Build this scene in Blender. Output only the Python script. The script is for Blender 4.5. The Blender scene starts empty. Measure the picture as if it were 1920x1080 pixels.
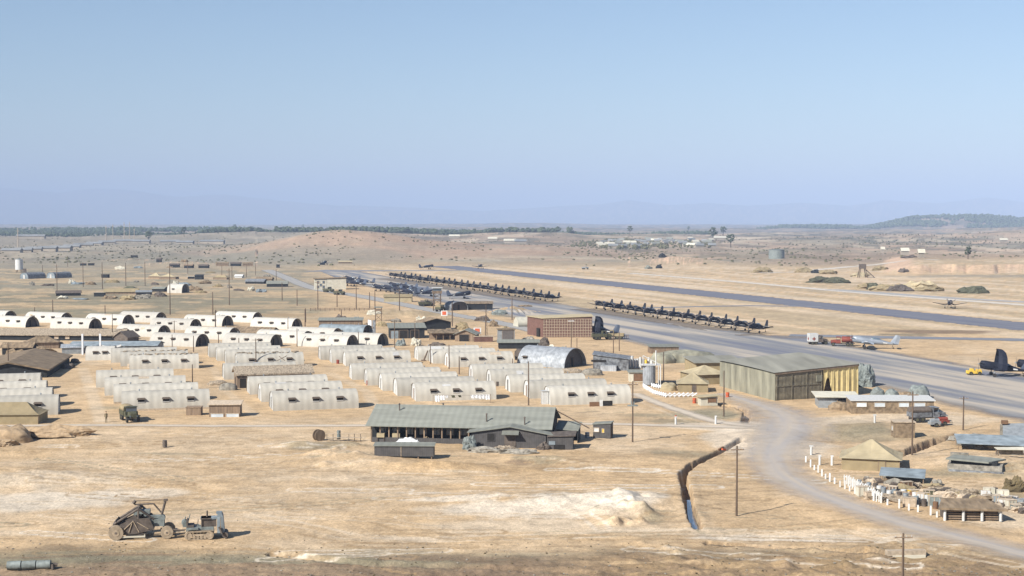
import bpy, math, random
import numpy as np
from mathutils import Vector, Matrix
R = math.radians
random.seed(7); rng = np.random.default_rng(7)
scn = bpy.context.scene
col = scn.collection

# ------------------------------------------------------------------ camera
F = 2667.0; CH = 32.0; HORIZON = 415.0
PITCH = math.atan((540-HORIZON)/F)
cd = bpy.data.cameras.new('camera'); cam = bpy.data.objects.new('camera', cd); col.objects.link(cam)
cd.sensor_width = 36; cd.lens = 36*F/1920; cd.clip_start = 1; cd.clip_end = 120000
cam.location = (0, 0, CH); cam.rotation_euler = (R(90)-PITCH, 0, 0)
scn.camera = cam
# ------------------------------------------------------------------ light
SUN_EL, SUN_AZ = 37.0, 43.0         # light travels towards (cos43, sin43)
SUN = Vector((-math.cos(R(SUN_AZ))*math.cos(R(SUN_EL)), -math.sin(R(SUN_AZ))*math.cos(R(SUN_EL)), math.sin(R(SUN_EL))))
w = bpy.data.worlds.new('World'); scn.world = w; w.use_nodes = True
nt = w.node_tree; bg = nt.nodes['Background']
sky = nt.nodes.new('ShaderNodeTexSky'); sky.sky_type = 'NISHITA'; sky.sun_disc = False
sky.sun_elevation = R(SUN_EL); sky.sun_rotation = math.atan2(SUN.x, SUN.y)
sky.air_density = 1.0; sky.dust_density = 0.35; sky.ozone_density = 3.5; sky.altitude = 0
nt.links.new(sky.outputs[0], bg.inputs[0]); bg.inputs[1].default_value = 0.068
sl = bpy.data.lights.new('sun', 'SUN'); so = bpy.data.objects.new('sun', sl); col.objects.link(so)
sl.energy = 4.95; sl.angle = R(0.5); sl.color = (1.0, 0.955, 0.88)
so.rotation_euler = SUN.to_track_quat('Z', 'Y').to_euler()
scn.view_settings.view_transform = 'Standard'; scn.view_settings.look = 'None'
scn.view_settings.exposure = 0.80; scn.view_settings.gamma = 1

# ------------------------------------------------------------------ pixel -> place on the ground
CP, SP = math.cos(PITCH), math.sin(PITCH)
def ray(px, py):
    a = (px-960)/F; b = -(py-540)/F
    return Vector((a, CP+b*SP, -SP+b*CP))
def W(px, py, z=0.0):
    d = ray(px, py); t = (CH-z)/(-d.z)
    return Vector((d.x*t, d.y*t, z))

# ------------------------------------------------------------------ noise in numpy
def _hash(ix, iy, s):
    n = (ix*374761393 + iy*668265263 + s*2147483647) & 0xffffffff
    n = ((n ^ (n >> 13))*1274126177) & 0xffffffff
    return ((n ^ (n >> 16)) & 0xffff)/65535.0
def vnoise(x, y, s=0):
    x = np.asarray(x, float); y = np.asarray(y, float)
    ix = np.floor(x).astype(np.int64); iy = np.floor(y).astype(np.int64)
    fx = x-ix; fy = y-iy; fx = fx*fx*(3-2*fx); fy = fy*fy*(3-2*fy)
    a = _hash(ix, iy, s); b = _hash(ix+1, iy, s); c = _hash(ix, iy+1, s); d = _hash(ix+1, iy+1, s)
    return (a*(1-fx)+b*fx)*(1-fy)+(c*(1-fx)+d*fx)*fy
def fbm(x, y, s=0, o=4):
    t = 0; a = 0.5; m = 0
    for i in range(o):
        t = t+a*vnoise(x*2**i+i*17.3, y*2**i-i*9.1, s+i); m += a; a *= 0.5
    return t/m
def sstep(a, b, x): t = np.clip((x-a)/(b-a), 0, 1); return t*t*(3-2*t)

# ------------------------------------------------------------------ terrain heights
def crest(D, pts):   # crest line given by where it is seen: bearing and dip below eye level
    xs = [p[0] for p in pts]; zs = [CH-(p[1]-HORIZON)*D/F if p[1] else 0 for p in pts]
    return D, xs, zs
RIDGES = [
 (crest(1500, [(-900,0),(250,0),(380,474),(480,459),(530,448),(560,441),(600,435),(640,431.5),(700,435),(760,444),(800,451),(900,458),(1020,461),(1100,465),(1160,472),(1230,0),(9000,0)]), 190),
 (crest(2500, [(-3000,440),(0,441),(150,446),(300,441),(500,437),(700,436),(800,439),(850,440),(900,437),(950,435),(1060,435),(1100,441),(1200,440),(1330,446),(1400,448),(1500,445),(1650,440),(1800,436),(1920,434),(4000,437)]), 300),
 (crest(3900, [(-3000,431),(0,429),(200,430),(400,431),(600,434),(760,430),(900,434),(1100,436),(1250,436),(1350,440),(1450,436),(1560,434),(1700,432),(1800,429),(1920,426),(4000,430)]), 450),
 (crest(5600, [(-3000,427),(0,427),(400,429),(900,427),(1300,430),(1420,429),(1480,426),(1560,427),(1620,429),(1665,420),(1700,412),(1740,408),(1780,407),(1850,407),(1890,409),(1940,415),(2100,420),(4000,424)]), 420),
 (crest(9500, [(-3000,418),(0,421),(400,423),(800,420),(1000,418),(1200,422),(1500,421),(1920,418),(4000,420)]), 1100),
 (crest(24000, [(-6000,380),(-1000,365),(0,353),(110,360),(170,352),(240,357),(330,370),(420,366),(520,377),(640,386),(760,390),(900,396),(1030,388),(1120,384),(1180,374),(1250,384),(1330,380),(1400,385),(1500,380),(1590,386),(1660,374),(1760,382),(1850,370),(1920,379),(3000,370),(8000,380)]), 2600),
]
MOUNDS = []    # px, py, rx, ry, h   (metres)
def mnd(px, py, rx, ry, h, z=0):
    p = W(px, py); MOUNDS.append((p.x, p.y, rx, ry, h))
for a in [(-30,828,3,2.2,1.0),(90,818,5.0,1.8,.9),(140,820,5,2,.6),(200,828,9,2.5,.35),(640,862,6,2.5,.8),(605,856,3,1.6,.7),(690,868,7,2.5,.5),(820,878,9,2.2,.9),(1010,862,5,2.5,.5),
          (560,835,4,2,.35),(1180,950,5,5,.8),(1120,940,9,4,.4),(1225,965,3,4,-.7),(1000,945,10,3,.5),(900,935,12,3,.4),(60,900,14,5,.8),(20,880,8,4,.5),
          (1560,815,5,7,-.8),(1620,800,6,5,.4),(1820,870,8,6,.7),(1900,880,7,6,.8),(1750,1030,5,2,.5),
          (720,588,9,6,1.6),(770,592,10,6,1.8),(330,498,30,18,2.5),(250,488,25,15,3),(960,585,6,6,2.0),(1480,508,14,20,-1),(1290,495,26,45,3.2),(1250,492,14,30,2)]: mnd(*a)
_r = random.Random(4)
for _i in range(34): mnd(1215-abs(_r.gauss(0, 45)), _r.uniform(928, 985), _r.uniform(.5, 1.8), _r.uniform(.5, 1.5), _r.uniform(.25, .8)*(1 if _r.random() < .7 else -.8))
for _i in range(30): mnd(_r.uniform(560, 720), _r.uniform(835, 878), _r.uniform(.5, 2), _r.uniform(.4, 1.2), _r.uniform(.1, .35)); mnd(_r.uniform(1100, 1700), _r.uniform(1018, 1062), _r.uniform(.4, 1.6), _r.uniform(.3, .8), _r.uniform(.12, .4))
DITCHES = []   # points in metres, half width, depth
def ditch(pts, hw, dp): DITCHES.append(([W(*p) for p in pts], hw, dp))
ditch([(1392,824),(1340,852),(1300,872),(1280,888),(1287,915),(1291,945),(1298,966),(1308,992)], .52, 1.9)
ditch([(1332,758),(1385,764),(1401,772),(1397,792)], .6, 1.3)
ditch([(1800,815),(1752,826),(1712,845),(1660,864)], 1.0, 1.8)
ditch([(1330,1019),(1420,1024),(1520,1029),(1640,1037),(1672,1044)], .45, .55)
ditch([(520,1040),(700,1060),(900,1063),(1100,1075)], .9, .35)
SCARPS = [  # bearing window, distance of foot, rise, run
 (1640,1730,2100,2600, 889, 4.6, 12)]
RDIR = Vector((0.332, -0.943, 0)).normalized(); RPER = Vector((0.943, 0.332, 0))
def seg_dist(x, y, pts):
    best = np.full(np.shape(x), 1e9); tt = np.zeros(np.shape(x)); n = len(pts)-1
    for i in range(n):
        ax, ay, bx, by = pts[i].x, pts[i].y, pts[i+1].x, pts[i+1].y
        dx, dy = bx-ax, by-ay; t = np.clip(((x-ax)*dx+(y-ay)*dy)/(dx*dx+dy*dy), 0, 1)
        d = np.hypot(x-ax-t*dx, y-ay-t*dy); m = d < best
        best = np.where(m, d, best); tt = np.where(m, i+t, tt)
    return best, tt
FLAT = []      # roads to be kept level: (points, half width)
def Hraw(x, y):
    x = np.asarray(x, float); y = np.asarray(y, float)
    d = np.maximum(y, 1e-3); px = 960+F*x/np.maximum(np.abs(y), 1); px = np.where(y < 5, 960+F*np.sign(x)*2, px)
    r = np.hypot(x, y)
    h = np.zeros_like(d)
    for (D, xs, zs), s in RIDGES:
        wob = 1 if D > 9000 else 0
        z = np.interp(px, xs, zs)
        dd = (d-D*(1+0.04*(fbm(px/160., px*0, 31+int(D) % 97, 2)-.5)))/s
        h = h+np.where(y > 0, z*np.exp(-dd*dd), 0)
    h = h+np.where((d > 1800), (fbm(x/260., y/420., 3)-.5)*14*sstep(1800, 3200, d), 0)
    h = h+np.where((d > 8000), (fbm(x/1500., y/1500., 5)-.5)*50*sstep(17000, 21000, d)*(1-sstep(27000,29000,d)), 0)
    h = h+np.where(d > 950, (fbm(x/75., y/110., 33, 4)-.5)*9*sstep(960, 1150, d)*np.where((px > 1180) | (px < 480), 1, .25), 0)
    for a, b, c, e, D, rise, run in SCARPS:
        wnd = sstep(a, b, px)*(1-sstep(c, e, px)); foot = D+70*(fbm(px/45., y/60., 4, 5)-.5)
        h = h+wnd*rise*sstep(foot, foot+run, d)*(1-sstep(D+260, D+420, d))
    hill = 30.3*np.clip(1-r/112., 0, 1)**1.55
    h = h+np.where(r < 113, hill, 0)
    near = (d < 1250) & (y > 0)
    if np.any(near):
        for mx, my, rx, ry, mh in MOUNDS:
            bm = near & (np.abs(x-mx) < 2.65*rx) & (np.abs(y-my) < 2.65*ry)
            if not bm.any(): continue
            xb, yb = x[bm], y[bm]; q = ((xb-mx)/rx)**2+((yb-my)/ry)**2
            h[bm] += np.where(q < 7, mh*np.exp(-q)*(1+.5*(fbm(xb/1.3, yb/1.3, 8, 3)-.5)), 0)
    return h
def H(x, y):
    x = np.asarray(x, float); y = np.asarray(y, float)
    h = Hraw(x, y)
    fg = 1-sstep(190, 235, y)
    rough = (fbm(x/1.5, y/1.8, 21, 4)-.5)*.17*fg+(fbm(x/14., y/11., 23, 3)-.5)*.4*fg
    rough = rough+(fbm(x/1.1, y/.9, 25, 3)-.5)*.38*(1-sstep(128, 138, y))+(fbm(x/2.5, y/1.2, 26, 3)-.5)*.75*(1-sstep(133, 140, y))*sstep(4, 16, x)
    rough = rough+(fbm(x/9., y/9., 24, 3)-.5)*.25*(1-fg)*(1-sstep(420, 520, y))*(x > 45)
    flat = np.ones_like(h)
    for pts, hw in FLAT:
        dd, _ = seg_dist(x, y, pts); flat = flat*sstep(hw+.3, hw+2.5, dd)
    h = h+rough*flat
    for pts, hw, dp in DITCHES:
        dd, tt = seg_dist(x, y, pts); jag = hw*(1+.6*(fbm(x/1.1, y/1.6, 12, 3)-.5)+.3*(vnoise(tt*14, tt*0, 2)-.5))
        h = h-dp*(1-sstep(jag*.7, jag*1.15, dd))+.07*np.exp(-((dd-jag*2)/.5)**2)*(dp > .5)
    return h
def hz(x, y): return float(H(np.array([x]), np.array([y]))[0])
def G(px, py, lo=100, hi=9000):     # first hit of a sight line with the terrain
    d = ray(px, py); ys = np.concatenate([np.linspace(lo, 1500, 700), np.linspace(1502, hi, 900)])
    t = ys/d.y; xs = d.x*t; zs = CH+d.z*t; hh = H(xs, ys)
    k = np.argmax(zs <= hh)
    if not (zs <= hh).any(): k = len(ys)-1
    return Vector((xs[k], ys[k], hh[k]))

# ------------------------------------------------------------------ materials
def mat(name, c, rough=.85, var=.25, scale=1.0, metal=0, bump=0.0, stretch=(1,1,1), c2=None, detail=5, spec=.3, wave=None):
    m = bpy.data.materials.new(name); m.use_nodes = True; t = m.node_tree; N = t.nodes; b = N['Principled BSDF']
    b.inputs['Roughness'].default_value = rough; b.inputs['Metallic'].default_value = metal
    b.inputs['Specular IOR Level'].default_value = spec
    tc = N.new('ShaderNodeTexCoord'); mp = N.new('ShaderNodeMapping'); mp.inputs['Scale'].default_value = stretch
    t.links.new(tc.outputs['Object'], mp.inputs[0])
    oi = N.new('ShaderNodeObjectInfo'); ad = N.new('ShaderNodeVectorMath'); ad.operation = 'ADD'
    sc = N.new('ShaderNodeVectorMath'); sc.operation = 'SCALE'; sc.inputs[3].default_value = 37.0
    t.links.new(oi.outputs['Random'], sc.inputs[0]); t.links.new(mp.outputs[0], ad.inputs[0]); t.links.new(sc.outputs[0], ad.inputs[1])
    nz = N.new('ShaderNodeTexNoise'); nz.inputs['Scale'].default_value = scale; nz.inputs['Detail'].default_value = detail
    t.links.new(ad.outputs[0], nz.inputs['Vector'])
    rp = N.new('ShaderNodeValToRGB'); rp.color_ramp.elements[0].position = .3; rp.color_ramp.elements[1].position = .7
    lo = [x*(1-var) for x in c] if c2 is None else c2; hi = [min(x*(1+var), .95) for x in c]
    rp.color_ramp.elements[0].color = (*lo, 1); rp.color_ramp.elements[1].color = (*hi, 1)
    t.links.new(nz.outputs[0], rp.inputs[0]); out = rp.outputs[0]; hsrc = nz.outputs[0]
    rv = N.new('ShaderNodeMapRange'); rv.inputs[3].default_value = .86; rv.inputs[4].default_value = 1.1; t.links.new(oi.outputs['Random'], rv.inputs[0])
    vs_ = N.new('ShaderNodeVectorMath'); vs_.operation = 'SCALE'; t.links.new(out, vs_.inputs[0]); t.links.new(rv.outputs[0], vs_.inputs[3]); out = vs_.outputs[0]
    if wave:   # ribs or boards: (axis, ribs per metre, colour depth)
        wv = N.new('ShaderNodeTexWave'); wv.bands_direction = wave[0]; wv.inputs['Scale'].default_value = wave[1]/20*6.2832*1.0
        wv.inputs['Distortion'].default_value = .4; wv.inputs['Detail'].default_value = 1
        t.links.new(tc.outputs['Object'], wv.inputs['Vector'])
        mx = N.new('ShaderNodeMix'); mx.data_type = 'RGBA'; mx.blend_type = 'MULTIPLY'; mx.inputs[0].default_value = wave[2]
        t.links.new(out, mx.inputs[6]); t.links.new(wv.outputs[0], mx.inputs[7]); out = mx.outputs[2]; hsrc = wv.outputs[0]
    t.links.new(out, b.inputs['Base Color'])
    if bump:
        bp = N.new('ShaderNodeBump'); bp.inputs['Strength'].default_value = bump; bp.inputs['Distance'].default_value = .05
        t.links.new(hsrc, bp.inputs['Height']); t.links.new(bp.outputs[0], b.inputs['Normal'])
    return m
M = {}
M['hut'] = mat('painted_hut_steel', (.43,.40,.34), .8, .10, .8, wave=('X',.8,.12), bump=.25, stretch=(1,1,.4))
M['hutwhite'] = mat('whitewashed_hut_steel', (.45,.425,.375), .75, .08, .7, wave=('X',.8,.05), bump=.2)
M['white'] = mat('white_paint', (.55,.55,.53), .6, .08, 3)
M['endgrey'] = mat('grey_end_boards', (.10,.09,.085), .8, .2, 2)
M['dark'] = mat('dark_opening', (.02,.018,.016), .9, .2, 2)
M['doorbrown'] = mat('brown_door', (.16,.09,.05), .8, .2, 2)
M['awn'] = mat('weathered_awning', (.10,.075,.055), .8, .3, 3)
M['sill'] = mat('pale_sill', (.45,.44,.42), .7, .1, 3)
M['galv'] = mat('galvanised_steel', (.36,.38,.40), .5, .3, 1.2, metal=.25, wave=('X',2.2,.15), bump=.3)
M['galvdark'] = mat('tarred_shingle_sheet', (.19,.2,.21), .6, .55, 1.6, c2=(.07,.07,.075), metal=.2)
M['roofgrey'] = mat('grey_roll_roofing', (.205,.21,.18), .85, .16, .5, stretch=(.3,2,1), wave=('X',1.0,.10), bump=.2)
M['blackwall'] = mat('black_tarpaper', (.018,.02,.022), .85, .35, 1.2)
M['greywall'] = mat('dark_grey_boards', (.085,.08,.078), .85, .2, 1.5, wave=('X',4,.2))
M['wood'] = mat('weathered_wood', (.22,.16,.11), .9, .3, 3, stretch=(1,1,.15))
M['polewood'] = mat('pole_wood', (.12,.085,.06), .9, .3, 4, stretch=(1,1,.1))
M['palewood'] = mat('pale_planks', (.42,.34,.25), .9, .25, 3)
M['canvas'] = mat('khaki_canvas', (.27,.215,.125), .9, .15, .8, bump=.3)
M['canvas2'] = mat('tan_canvas', (.36,.30,.19), .9, .15, .8, bump=.3)
M['olive'] = mat('olive_drab', (.075,.075,.045), .6, .25, 2)
M['hangar'] = mat('grey_green_hangar_cloth', (.23,.22,.165), .85, .35, .7, stretch=(1,1,.25), bump=.4)
M['hangarroof'] = mat('hangar_roof_cloth', (.255,.245,.20), .85, .25, .35, stretch=(1,.12,1), bump=.2)
M['hangarfront'] = mat('brown_patched_burlap', (.19,.165,.115), .9, .3, 1.2, bump=.3, wave=('Z',.6,.25))
M['curtain'] = mat('yellow_canvas_curtain', (.62,.50,.24), .8, .12, 1.4)
M['brick'] = mat('brown_lattice', (.13,.07,.055), .9, .25, 2)
M['thatch'] = mat('thatch', (.20,.148,.095), .95, .45, 1.6, stretch=(1,.3,1), bump=.5)
M['tile'] = mat('sandbagged_roof', (.27,.22,.16), .95, .55, 3.5, c2=(.12,.095,.07), bump=.8)
M['navy'] = mat('navy_aircraft_paint', (.010,.013,.026), .7, .3, .6, spec=.25)
M['navylight'] = mat('sun_bleached_navy', (.05,.065,.10), .5, .2, .8, spec=.6)
M['silver'] = mat('bare_aluminium', (.28,.31,.35), .5, .2, .6, metal=.3)
M['glass'] = mat('dark_glass', (.09,.12,.15), .12, .2, 1, spec=.8)
M['paleglass'] = mat('pale_window_sheet', (.52,.57,.60), .4, .12, 1)
M['rubber'] = mat('rubber', (.03,.028,.027), .9, .2, 3)
M['dustrubber'] = mat('dusty_rubber', (.30,.24,.17), .95, .2, 3)
M['iron'] = mat('worn_brown_iron', (.105,.085,.07), .75, .35, 2)
M['irongrey'] = mat('worn_grey_green_iron', (.17,.19,.18), .65, .35, 2)
M['dustiron'] = mat('dusty_track_iron', (.34,.27,.19), .9, .3, 3)
M['red'] = mat('red_paint', (.20,.045,.03), .6, .15, 2)
M['orange'] = mat('orange_red_panel', (.48,.10,.04), .6, .1, 2)
M['yellow'] = mat('yellow_paint', (.62,.42,.06), .5, .15, 2)
M['conc'] = mat('pale_concrete', (.50,.47,.38), .85, .12, 1)
M['metalgrey'] = mat('grey_steel', (.28,.30,.31), .5, .2, 1.5, metal=.3)
M['bluegrey'] = mat('blue_grey_sheet', (.20,.235,.255), .8, .3, .8)
M['stone'] = mat('rubble', (.22,.20,.165), .95, .5, 1.6, bump=.6)
M['whitecloth'] = mat('white_cloth', (.68,.69,.70), .8, .05, 2)
M['skin'] = mat('skin', (.45,.28,.19), .6, .05, 3)
M['khaki'] = mat('khaki_cloth', (.16,.13,.08), .9, .1, 3)
M['leaf'] = mat('pine_foliage', (.055,.07,.035), .9, .5, .12, c2=(.03,.042,.022))
M['leaf2'] = mat('dry_foliage', (.10,.095,.05), .9, .4, .3)
M['bark'] = mat('bark', (.08,.06,.045), .9, .3, 3)
M['scrub'] = mat('dry_scrub', (.11,.085,.045), .95, .45, .5)
M['farroof'] = mat('far_pale_roof', (.20,.205,.205), .8, .15, .1)
M['farwall'] = mat('far_wall', (.30,.26,.21), .9, .2, .1)
wt = mat('ditch_water', (.09,.11,.15), .08, .2, 1, spec=.9, bump=.05); M['water'] = wt
M['earthheap'] = mat('heaped_earth', (.36,.26,.16), .95, .3, 1.5, bump=.8)

# ------------------------------------------------------------------ mesh helpers
class MB:
    def __init__(s): s.v = []; s.f = []; s.sm = []
    def add(s, vs, fs, smooth=False):
        o = len(s.v); s.v += [tuple(v) for v in vs]; s.f += [tuple(i+o for i in f) for f in fs]; s.sm += [smooth]*len(fs); return s
    def box(s, x, y, z, sx, sy, sz, rz=0, ry=0, rx=0):     # centre x,y ; bottom z
        m = Matrix.Translation((x, y, z+sz/2)) @ Matrix.Rotation(rz, 4, 'Z') @ Matrix.Rotation(ry, 4, 'Y') @ Matrix.Rotation(rx, 4, 'X')
        vs = [m @ Vector((a*sx/2, b*sy/2, c*sz/2)) for a in (-1,1) for b in (-1,1) for c in (-1,1)]
        return s.add(vs, [(0,1,3,2),(4,6,7,5),(0,4,5,1),(2,3,7,6),(0,2,6,4),(1,5,7,3)])
    def tube(s, p, q, r0, r1=None, n=8, caps=True, smooth=True):
        r1 = r0 if r1 is None else r1; p = Vector(p); q = Vector(q); d = (q-p).normalized()
        a = d.orthogonal().normalized(); b = d.cross(a); vs = []
        for c, r in ((p, r0), (q, r1)):
            for i in range(n):
                t = 2*math.pi*i/n; vs.append(c+a*(r*math.cos(t))+b*(r*math.sin(t)))
        s.add(vs, [(i, (i+1) % n, n+(i+1) % n, n+i) for i in range(n)], smooth)
        if caps: s.add(vs[:n], [tuple(range(n))[::-1]]); s.add(vs[n:], [tuple(range(n))])
        return s
    def loft(s, rings, smooth=True, caps=True):
        n = len(rings[0]); vs = [v for r in rings for v in r]
        fs = [(k*n+i, k*n+(i+1) % n, (k+1)*n+(i+1) % n, (k+1)*n+i) for k in range(len(rings)-1) for i in range(n)]
        s.add(vs, fs, smooth)
        if caps: s.add(rings[0], [tuple(range(n))[::-1]]); s.add(rings[-1], [tuple(range(n))])
        return s
    def slab(s, quad, t):          # quad of top points, thickness t downwards
        q = [Vector(p) for p in quad]; n = len(q); b = [p-Vector((0,0,t)) for p in q]
        return s.add(q+b, [tuple(range(n)), tuple(range(2*n-1, n-1, -1))]+[(i, n+i, n+(i+1) % n, (i+1) % n) for i in range(n)])
    def ico(s, c, r, sz=1.0, jit=.25, sub=0):
        P = (1+5**.5)/2; vs = [(-1,P,0),(1,P,0),(-1,-P,0),(1,-P,0),(0,-1,P),(0,1,P),(0,-1,-P),(0,1,-P),(P,0,-1),(P,0,1),(-P,0,-1),(-P,0,1)]
        fs = [(0,11,5),(0,5,1),(0,1,7),(0,7,10),(0,10,11),(1,5,9),(5,11,4),(11,10,2),(10,7,6),(7,1,8),(3,9,4),(3,4,2),(3,2,6),(3,6,8),(3,8,9),(4,9,5),(2,4,11),(6,2,10),(8,6,7),(9,8,1)]
        o = []
        for v in vs:
            k = r/1.9*(1+random.uniform(-jit, jit)); o.append((c[0]+v[0]*k, c[1]+v[1]*k, c[2]+v[2]*k*sz))
        return s.add(o, fs)
    def build(s, name, m, parent=None, loc=None, rz=0):
        me = bpy.data.meshes.new(name); me.from_pydata(s.v, [], s.f); me.materials.append(m if not isinstance(m, str) else M[m])
        me.polygons.foreach_set('use_smooth', s.sm); me.update()
        o = bpy.data.objects.new(name, me); col.objects.link(o)
        if parent: o.parent = parent
        if loc is not None: o.location = loc; o.rotation_euler = (0, 0, rz)
        return o
def tag(o, label, cat, group=None):
    o['label'] = label; o['category'] = cat
    if group: o['group'] = group
    return o
def thing(name, label, cat, loc, rz=0, group=None):
    o = bpy.data.objects.new(name, None); col.objects.link(o); o.location = loc; o.rotation_euler = (0, 0, rz)
    o.empty_display_size = .5
    return tag(o, label, cat, group)
KIDS = {}
def copy_tree(o, parent=None):
    c = o.copy(); col.objects.link(c)
    if parent: c.parent = parent
    if o.name not in KIDS or not KIDS[o.name]: KIDS[o.name] = [k for k in bpy.data.objects if k.parent == o]
    for ch in KIDS[o.name]: copy_tree(ch, c)
    return c
def dup(proto, used, loc, rz, label, scale=None):
    o = proto if not used[0] else copy_tree(proto)
    used[0] = True
    o.location = loc; o.rotation_euler = (0, 0, rz); o['label'] = label
    if scale: o.scale = scale
    return o
def _ordn(i):
    T = ['','','twenty','thirty','forty']; U = ['','first','second','third','fourth','fifth','sixth','seventh','eighth','ninth']
    return T[i//10]+'-'+U[i % 10] if i % 10 else {30: 'thirtieth', 40: 'fortieth'}[i]
ORD = ['first','second','third','fourth','fifth','sixth','seventh','eighth','ninth','tenth','eleventh','twelfth','thirteenth','fourteenth','fifteenth','sixteenth','seventeenth','eighteenth','nineteenth','twentieth','twenty-first','twenty-second','twenty-third','twenty-fourth','twenty-fifth','twenty-sixth','twenty-seventh','twenty-eighth']+[_ordn(i) for i in range(29, 50)]

# ------------------------------------------------------------------ roads, runway, apron (sheets a little above the ground)
def Wp(l): return [W(a[0], a[1]) for a in l]
ROADS = {
 'road': ([(1355,738,5),(1410,755,9),(1462,775,14),(1476,800,17),(1462,828,14),(1448,856,11),(1466,890,9.5),(1522,922,8.8),(1620,958,8),(1740,994,8),(1850,1022,8),(2000,1060,7),(2200,1110,7)], 'asph'),
 'camp_road': ([(-300,803,3.2),(0,799,3.2),(200,797.5,3.2),(430,799,3.2),(700,798,3.2),(900,797,3.2),(1100,795,3.4),(1250,798,3.6),(1440,803,4.0)], 'pale'),
 'access_track': ([(1190,738,3.5),(1240,758,3.5),(1300,778,4),(1350,792,4.5),(1420,800,5)], 'pale'),
 'base_road': ([(500,506,9),(535,520,8),(590,541,8),(680,556,9),(760,572,8),(850,590,7),(930,604,7),(1020,625,6)], 'asph2'),
}
for k, (p, m_) in ROADS.items():
    FLAT.append((Wp(p), 4.5 if k != 'road' else 5))
def strip(name, pts, m, zoff=.045, n=8, dens=3.0):
    P = [W(a[0], a[1]) for a in pts]; Wd = [a[2] for a in pts]
    # catmull-rom resample
    C = []; 
    for i in range(len(P)-1):
        p0 = P[max(i-1,0)]; p1 = P[i]; p2 = P[i+1]; p3 = P[min(i+2,len(P)-1)]
        k = max(2, int((p2-p1).length/dens))
        for j in range(k):
            t = j/k; q = .5*((2*p1)+(-p0+p2)*t+(2*p0-5*p1+4*p2-p3)*t*t+(-p0+3*p1-3*p2+p3)*t**3)
            C.append((q, Wd[i]*(1-t)+Wd[i+1]*t))
    C.append((P[-1], Wd[-1]))
    vs = []; uv = []
    for i, (q, wd) in enumerate(C):
        a = C[max(i-1,0)][0]; b = C[min(i+1,len(C)-1)][0]; d = (b-a).normalized(); nn = Vector((-d.y, d.x, 0))
        for j in range(n+1):
            s_ = j/n*2-1; v = q+nn*(s_*wd/2*1.25); vs.append(v); uv.append((s_*1.25, i*dens))
    X = np.array([v.x for v in vs]); Y = np.array([v.y for v in vs]); Z = H(X, Y)+zoff
    fs = [(i*(n+1)+j, i*(n+1)+j+1, (i+1)*(n+1)+j+1, (i+1)*(n+1)+j) for i in range(len(C)-1) for j in range(n)]
    me = bpy.data.meshes.new(name); me.from_pydata([(x, y, z) for x, y, z in zip(X, Y, Z)], [], fs); me.materials.append(m)
    at = me.attributes.new('across', 'FLOAT', 'POINT'); at.data.foreach_set('value', [u[0] for u in uv])
    a2 = me.attributes.new('along', 'FLOAT', 'POINT'); a2.data.foreach_set('value', [u[1] for u in uv])
    o = bpy.data.objects.new(name, me); col.objects.link(o); o['kind'] = 'structure'
    return o
def road_mat(name, c, dust, edge=.25, tracks=.5, cover=.25, thr=.9, amax=1.0):
    m = bpy.data.materials.new(name); m.use_nodes = True; t = m.node_tree; N = t.nodes; L = t.links; b = N['Principled BSDF']
    b.inputs['Roughness'].default_value = .9; b.inputs['Specular IOR Level'].default_value = .25
    ac = N.new('ShaderNodeAttribute'); ac.attribute_name = 'across'; al = N.new('ShaderNodeAttribute'); al.attribute_name = 'along'
    cb = N.new('ShaderNodeCombineXYZ'); L.new(ac.outputs['Fac'], cb.inputs[0]); L.new(al.outputs['Fac'], cb.inputs[1])
    mp = N.new('ShaderNodeMapping'); mp.inputs['Scale'].default_value = (3.5, .035, 1); L.new(cb.outputs[0], mp.inputs[0])
    n1 = N.new('ShaderNodeTexNoise'); n1.inputs['Scale'].default_value = 1; n1.inputs['Detail'].default_value = 4; L.new(mp.outputs[0], n1.inputs[0])
    r1 = N.new('ShaderNodeValToRGB'); r1.color_ramp.elements[0].position = .5-tracks*.25; r1.color_ramp.elements[1].position = .5+.25
    r1.color_ramp.elements[0].color = (*c, 1); r1.color_ramp.elements[1].color = (*dust, 1); L.new(n1.outputs[0], r1.inputs[0])
    ab = N.new('ShaderNodeMath'); ab.operation = 'ABSOLUTE'; L.new(ac.outputs['Fac'], ab.inputs[0])
    tc = N.new('ShaderNodeTexCoord'); n2 = N.new('ShaderNodeTexNoise'); n2.inputs['Scale'].default_value = .35; n2.inputs['Detail'].default_value = 5; L.new(tc.outputs['Object'], n2.inputs[0])
    mu = N.new('ShaderNodeMath'); mu.operation = 'MULTIPLY_ADD'; L.new(n2.outputs[0], mu.inputs[0]); mu.inputs[1].default_value = .8; L.new(ab.outputs[0], mu.inputs[2])
    mr = N.new('ShaderNodeMapRange'); mr.inputs[1].default_value = thr+.4-edge; mr.inputs[2].default_value = thr+.4+edge; mr.inputs[3].default_value = 1; mr.inputs[4].default_value = 0
    L.new(mu.outputs[0], mr.inputs[0]); L.new(r1.outputs[0], b.inputs['Base Color'])
    mv = N.new('ShaderNodeMath'); mv.operation = 'MULTIPLY'; mv.inputs[1].default_value = amax; L.new(mr.outputs[0], mv.inputs[0]); L.new(mv.outputs[0], b.inputs['Alpha'])
    return m
RM = {'asph': road_mat('dusty_oiled_gravel', (.35,.34,.345), (.54,.45,.34), .45, .9, thr=.55, amax=.8),
      'pale': road_mat('pale_packed_dust', (.46,.40,.32), (.56,.47,.37), .4, .6, thr=.6),
      'asph2': road_mat('grey_base_road_surface', (.27,.265,.26), (.36,.33,.28), .2, .6)}
for k, (p, mk) in ROADS.items(): strip(k, p, RM[mk], .05 if k != 'road' else .062)

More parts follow.
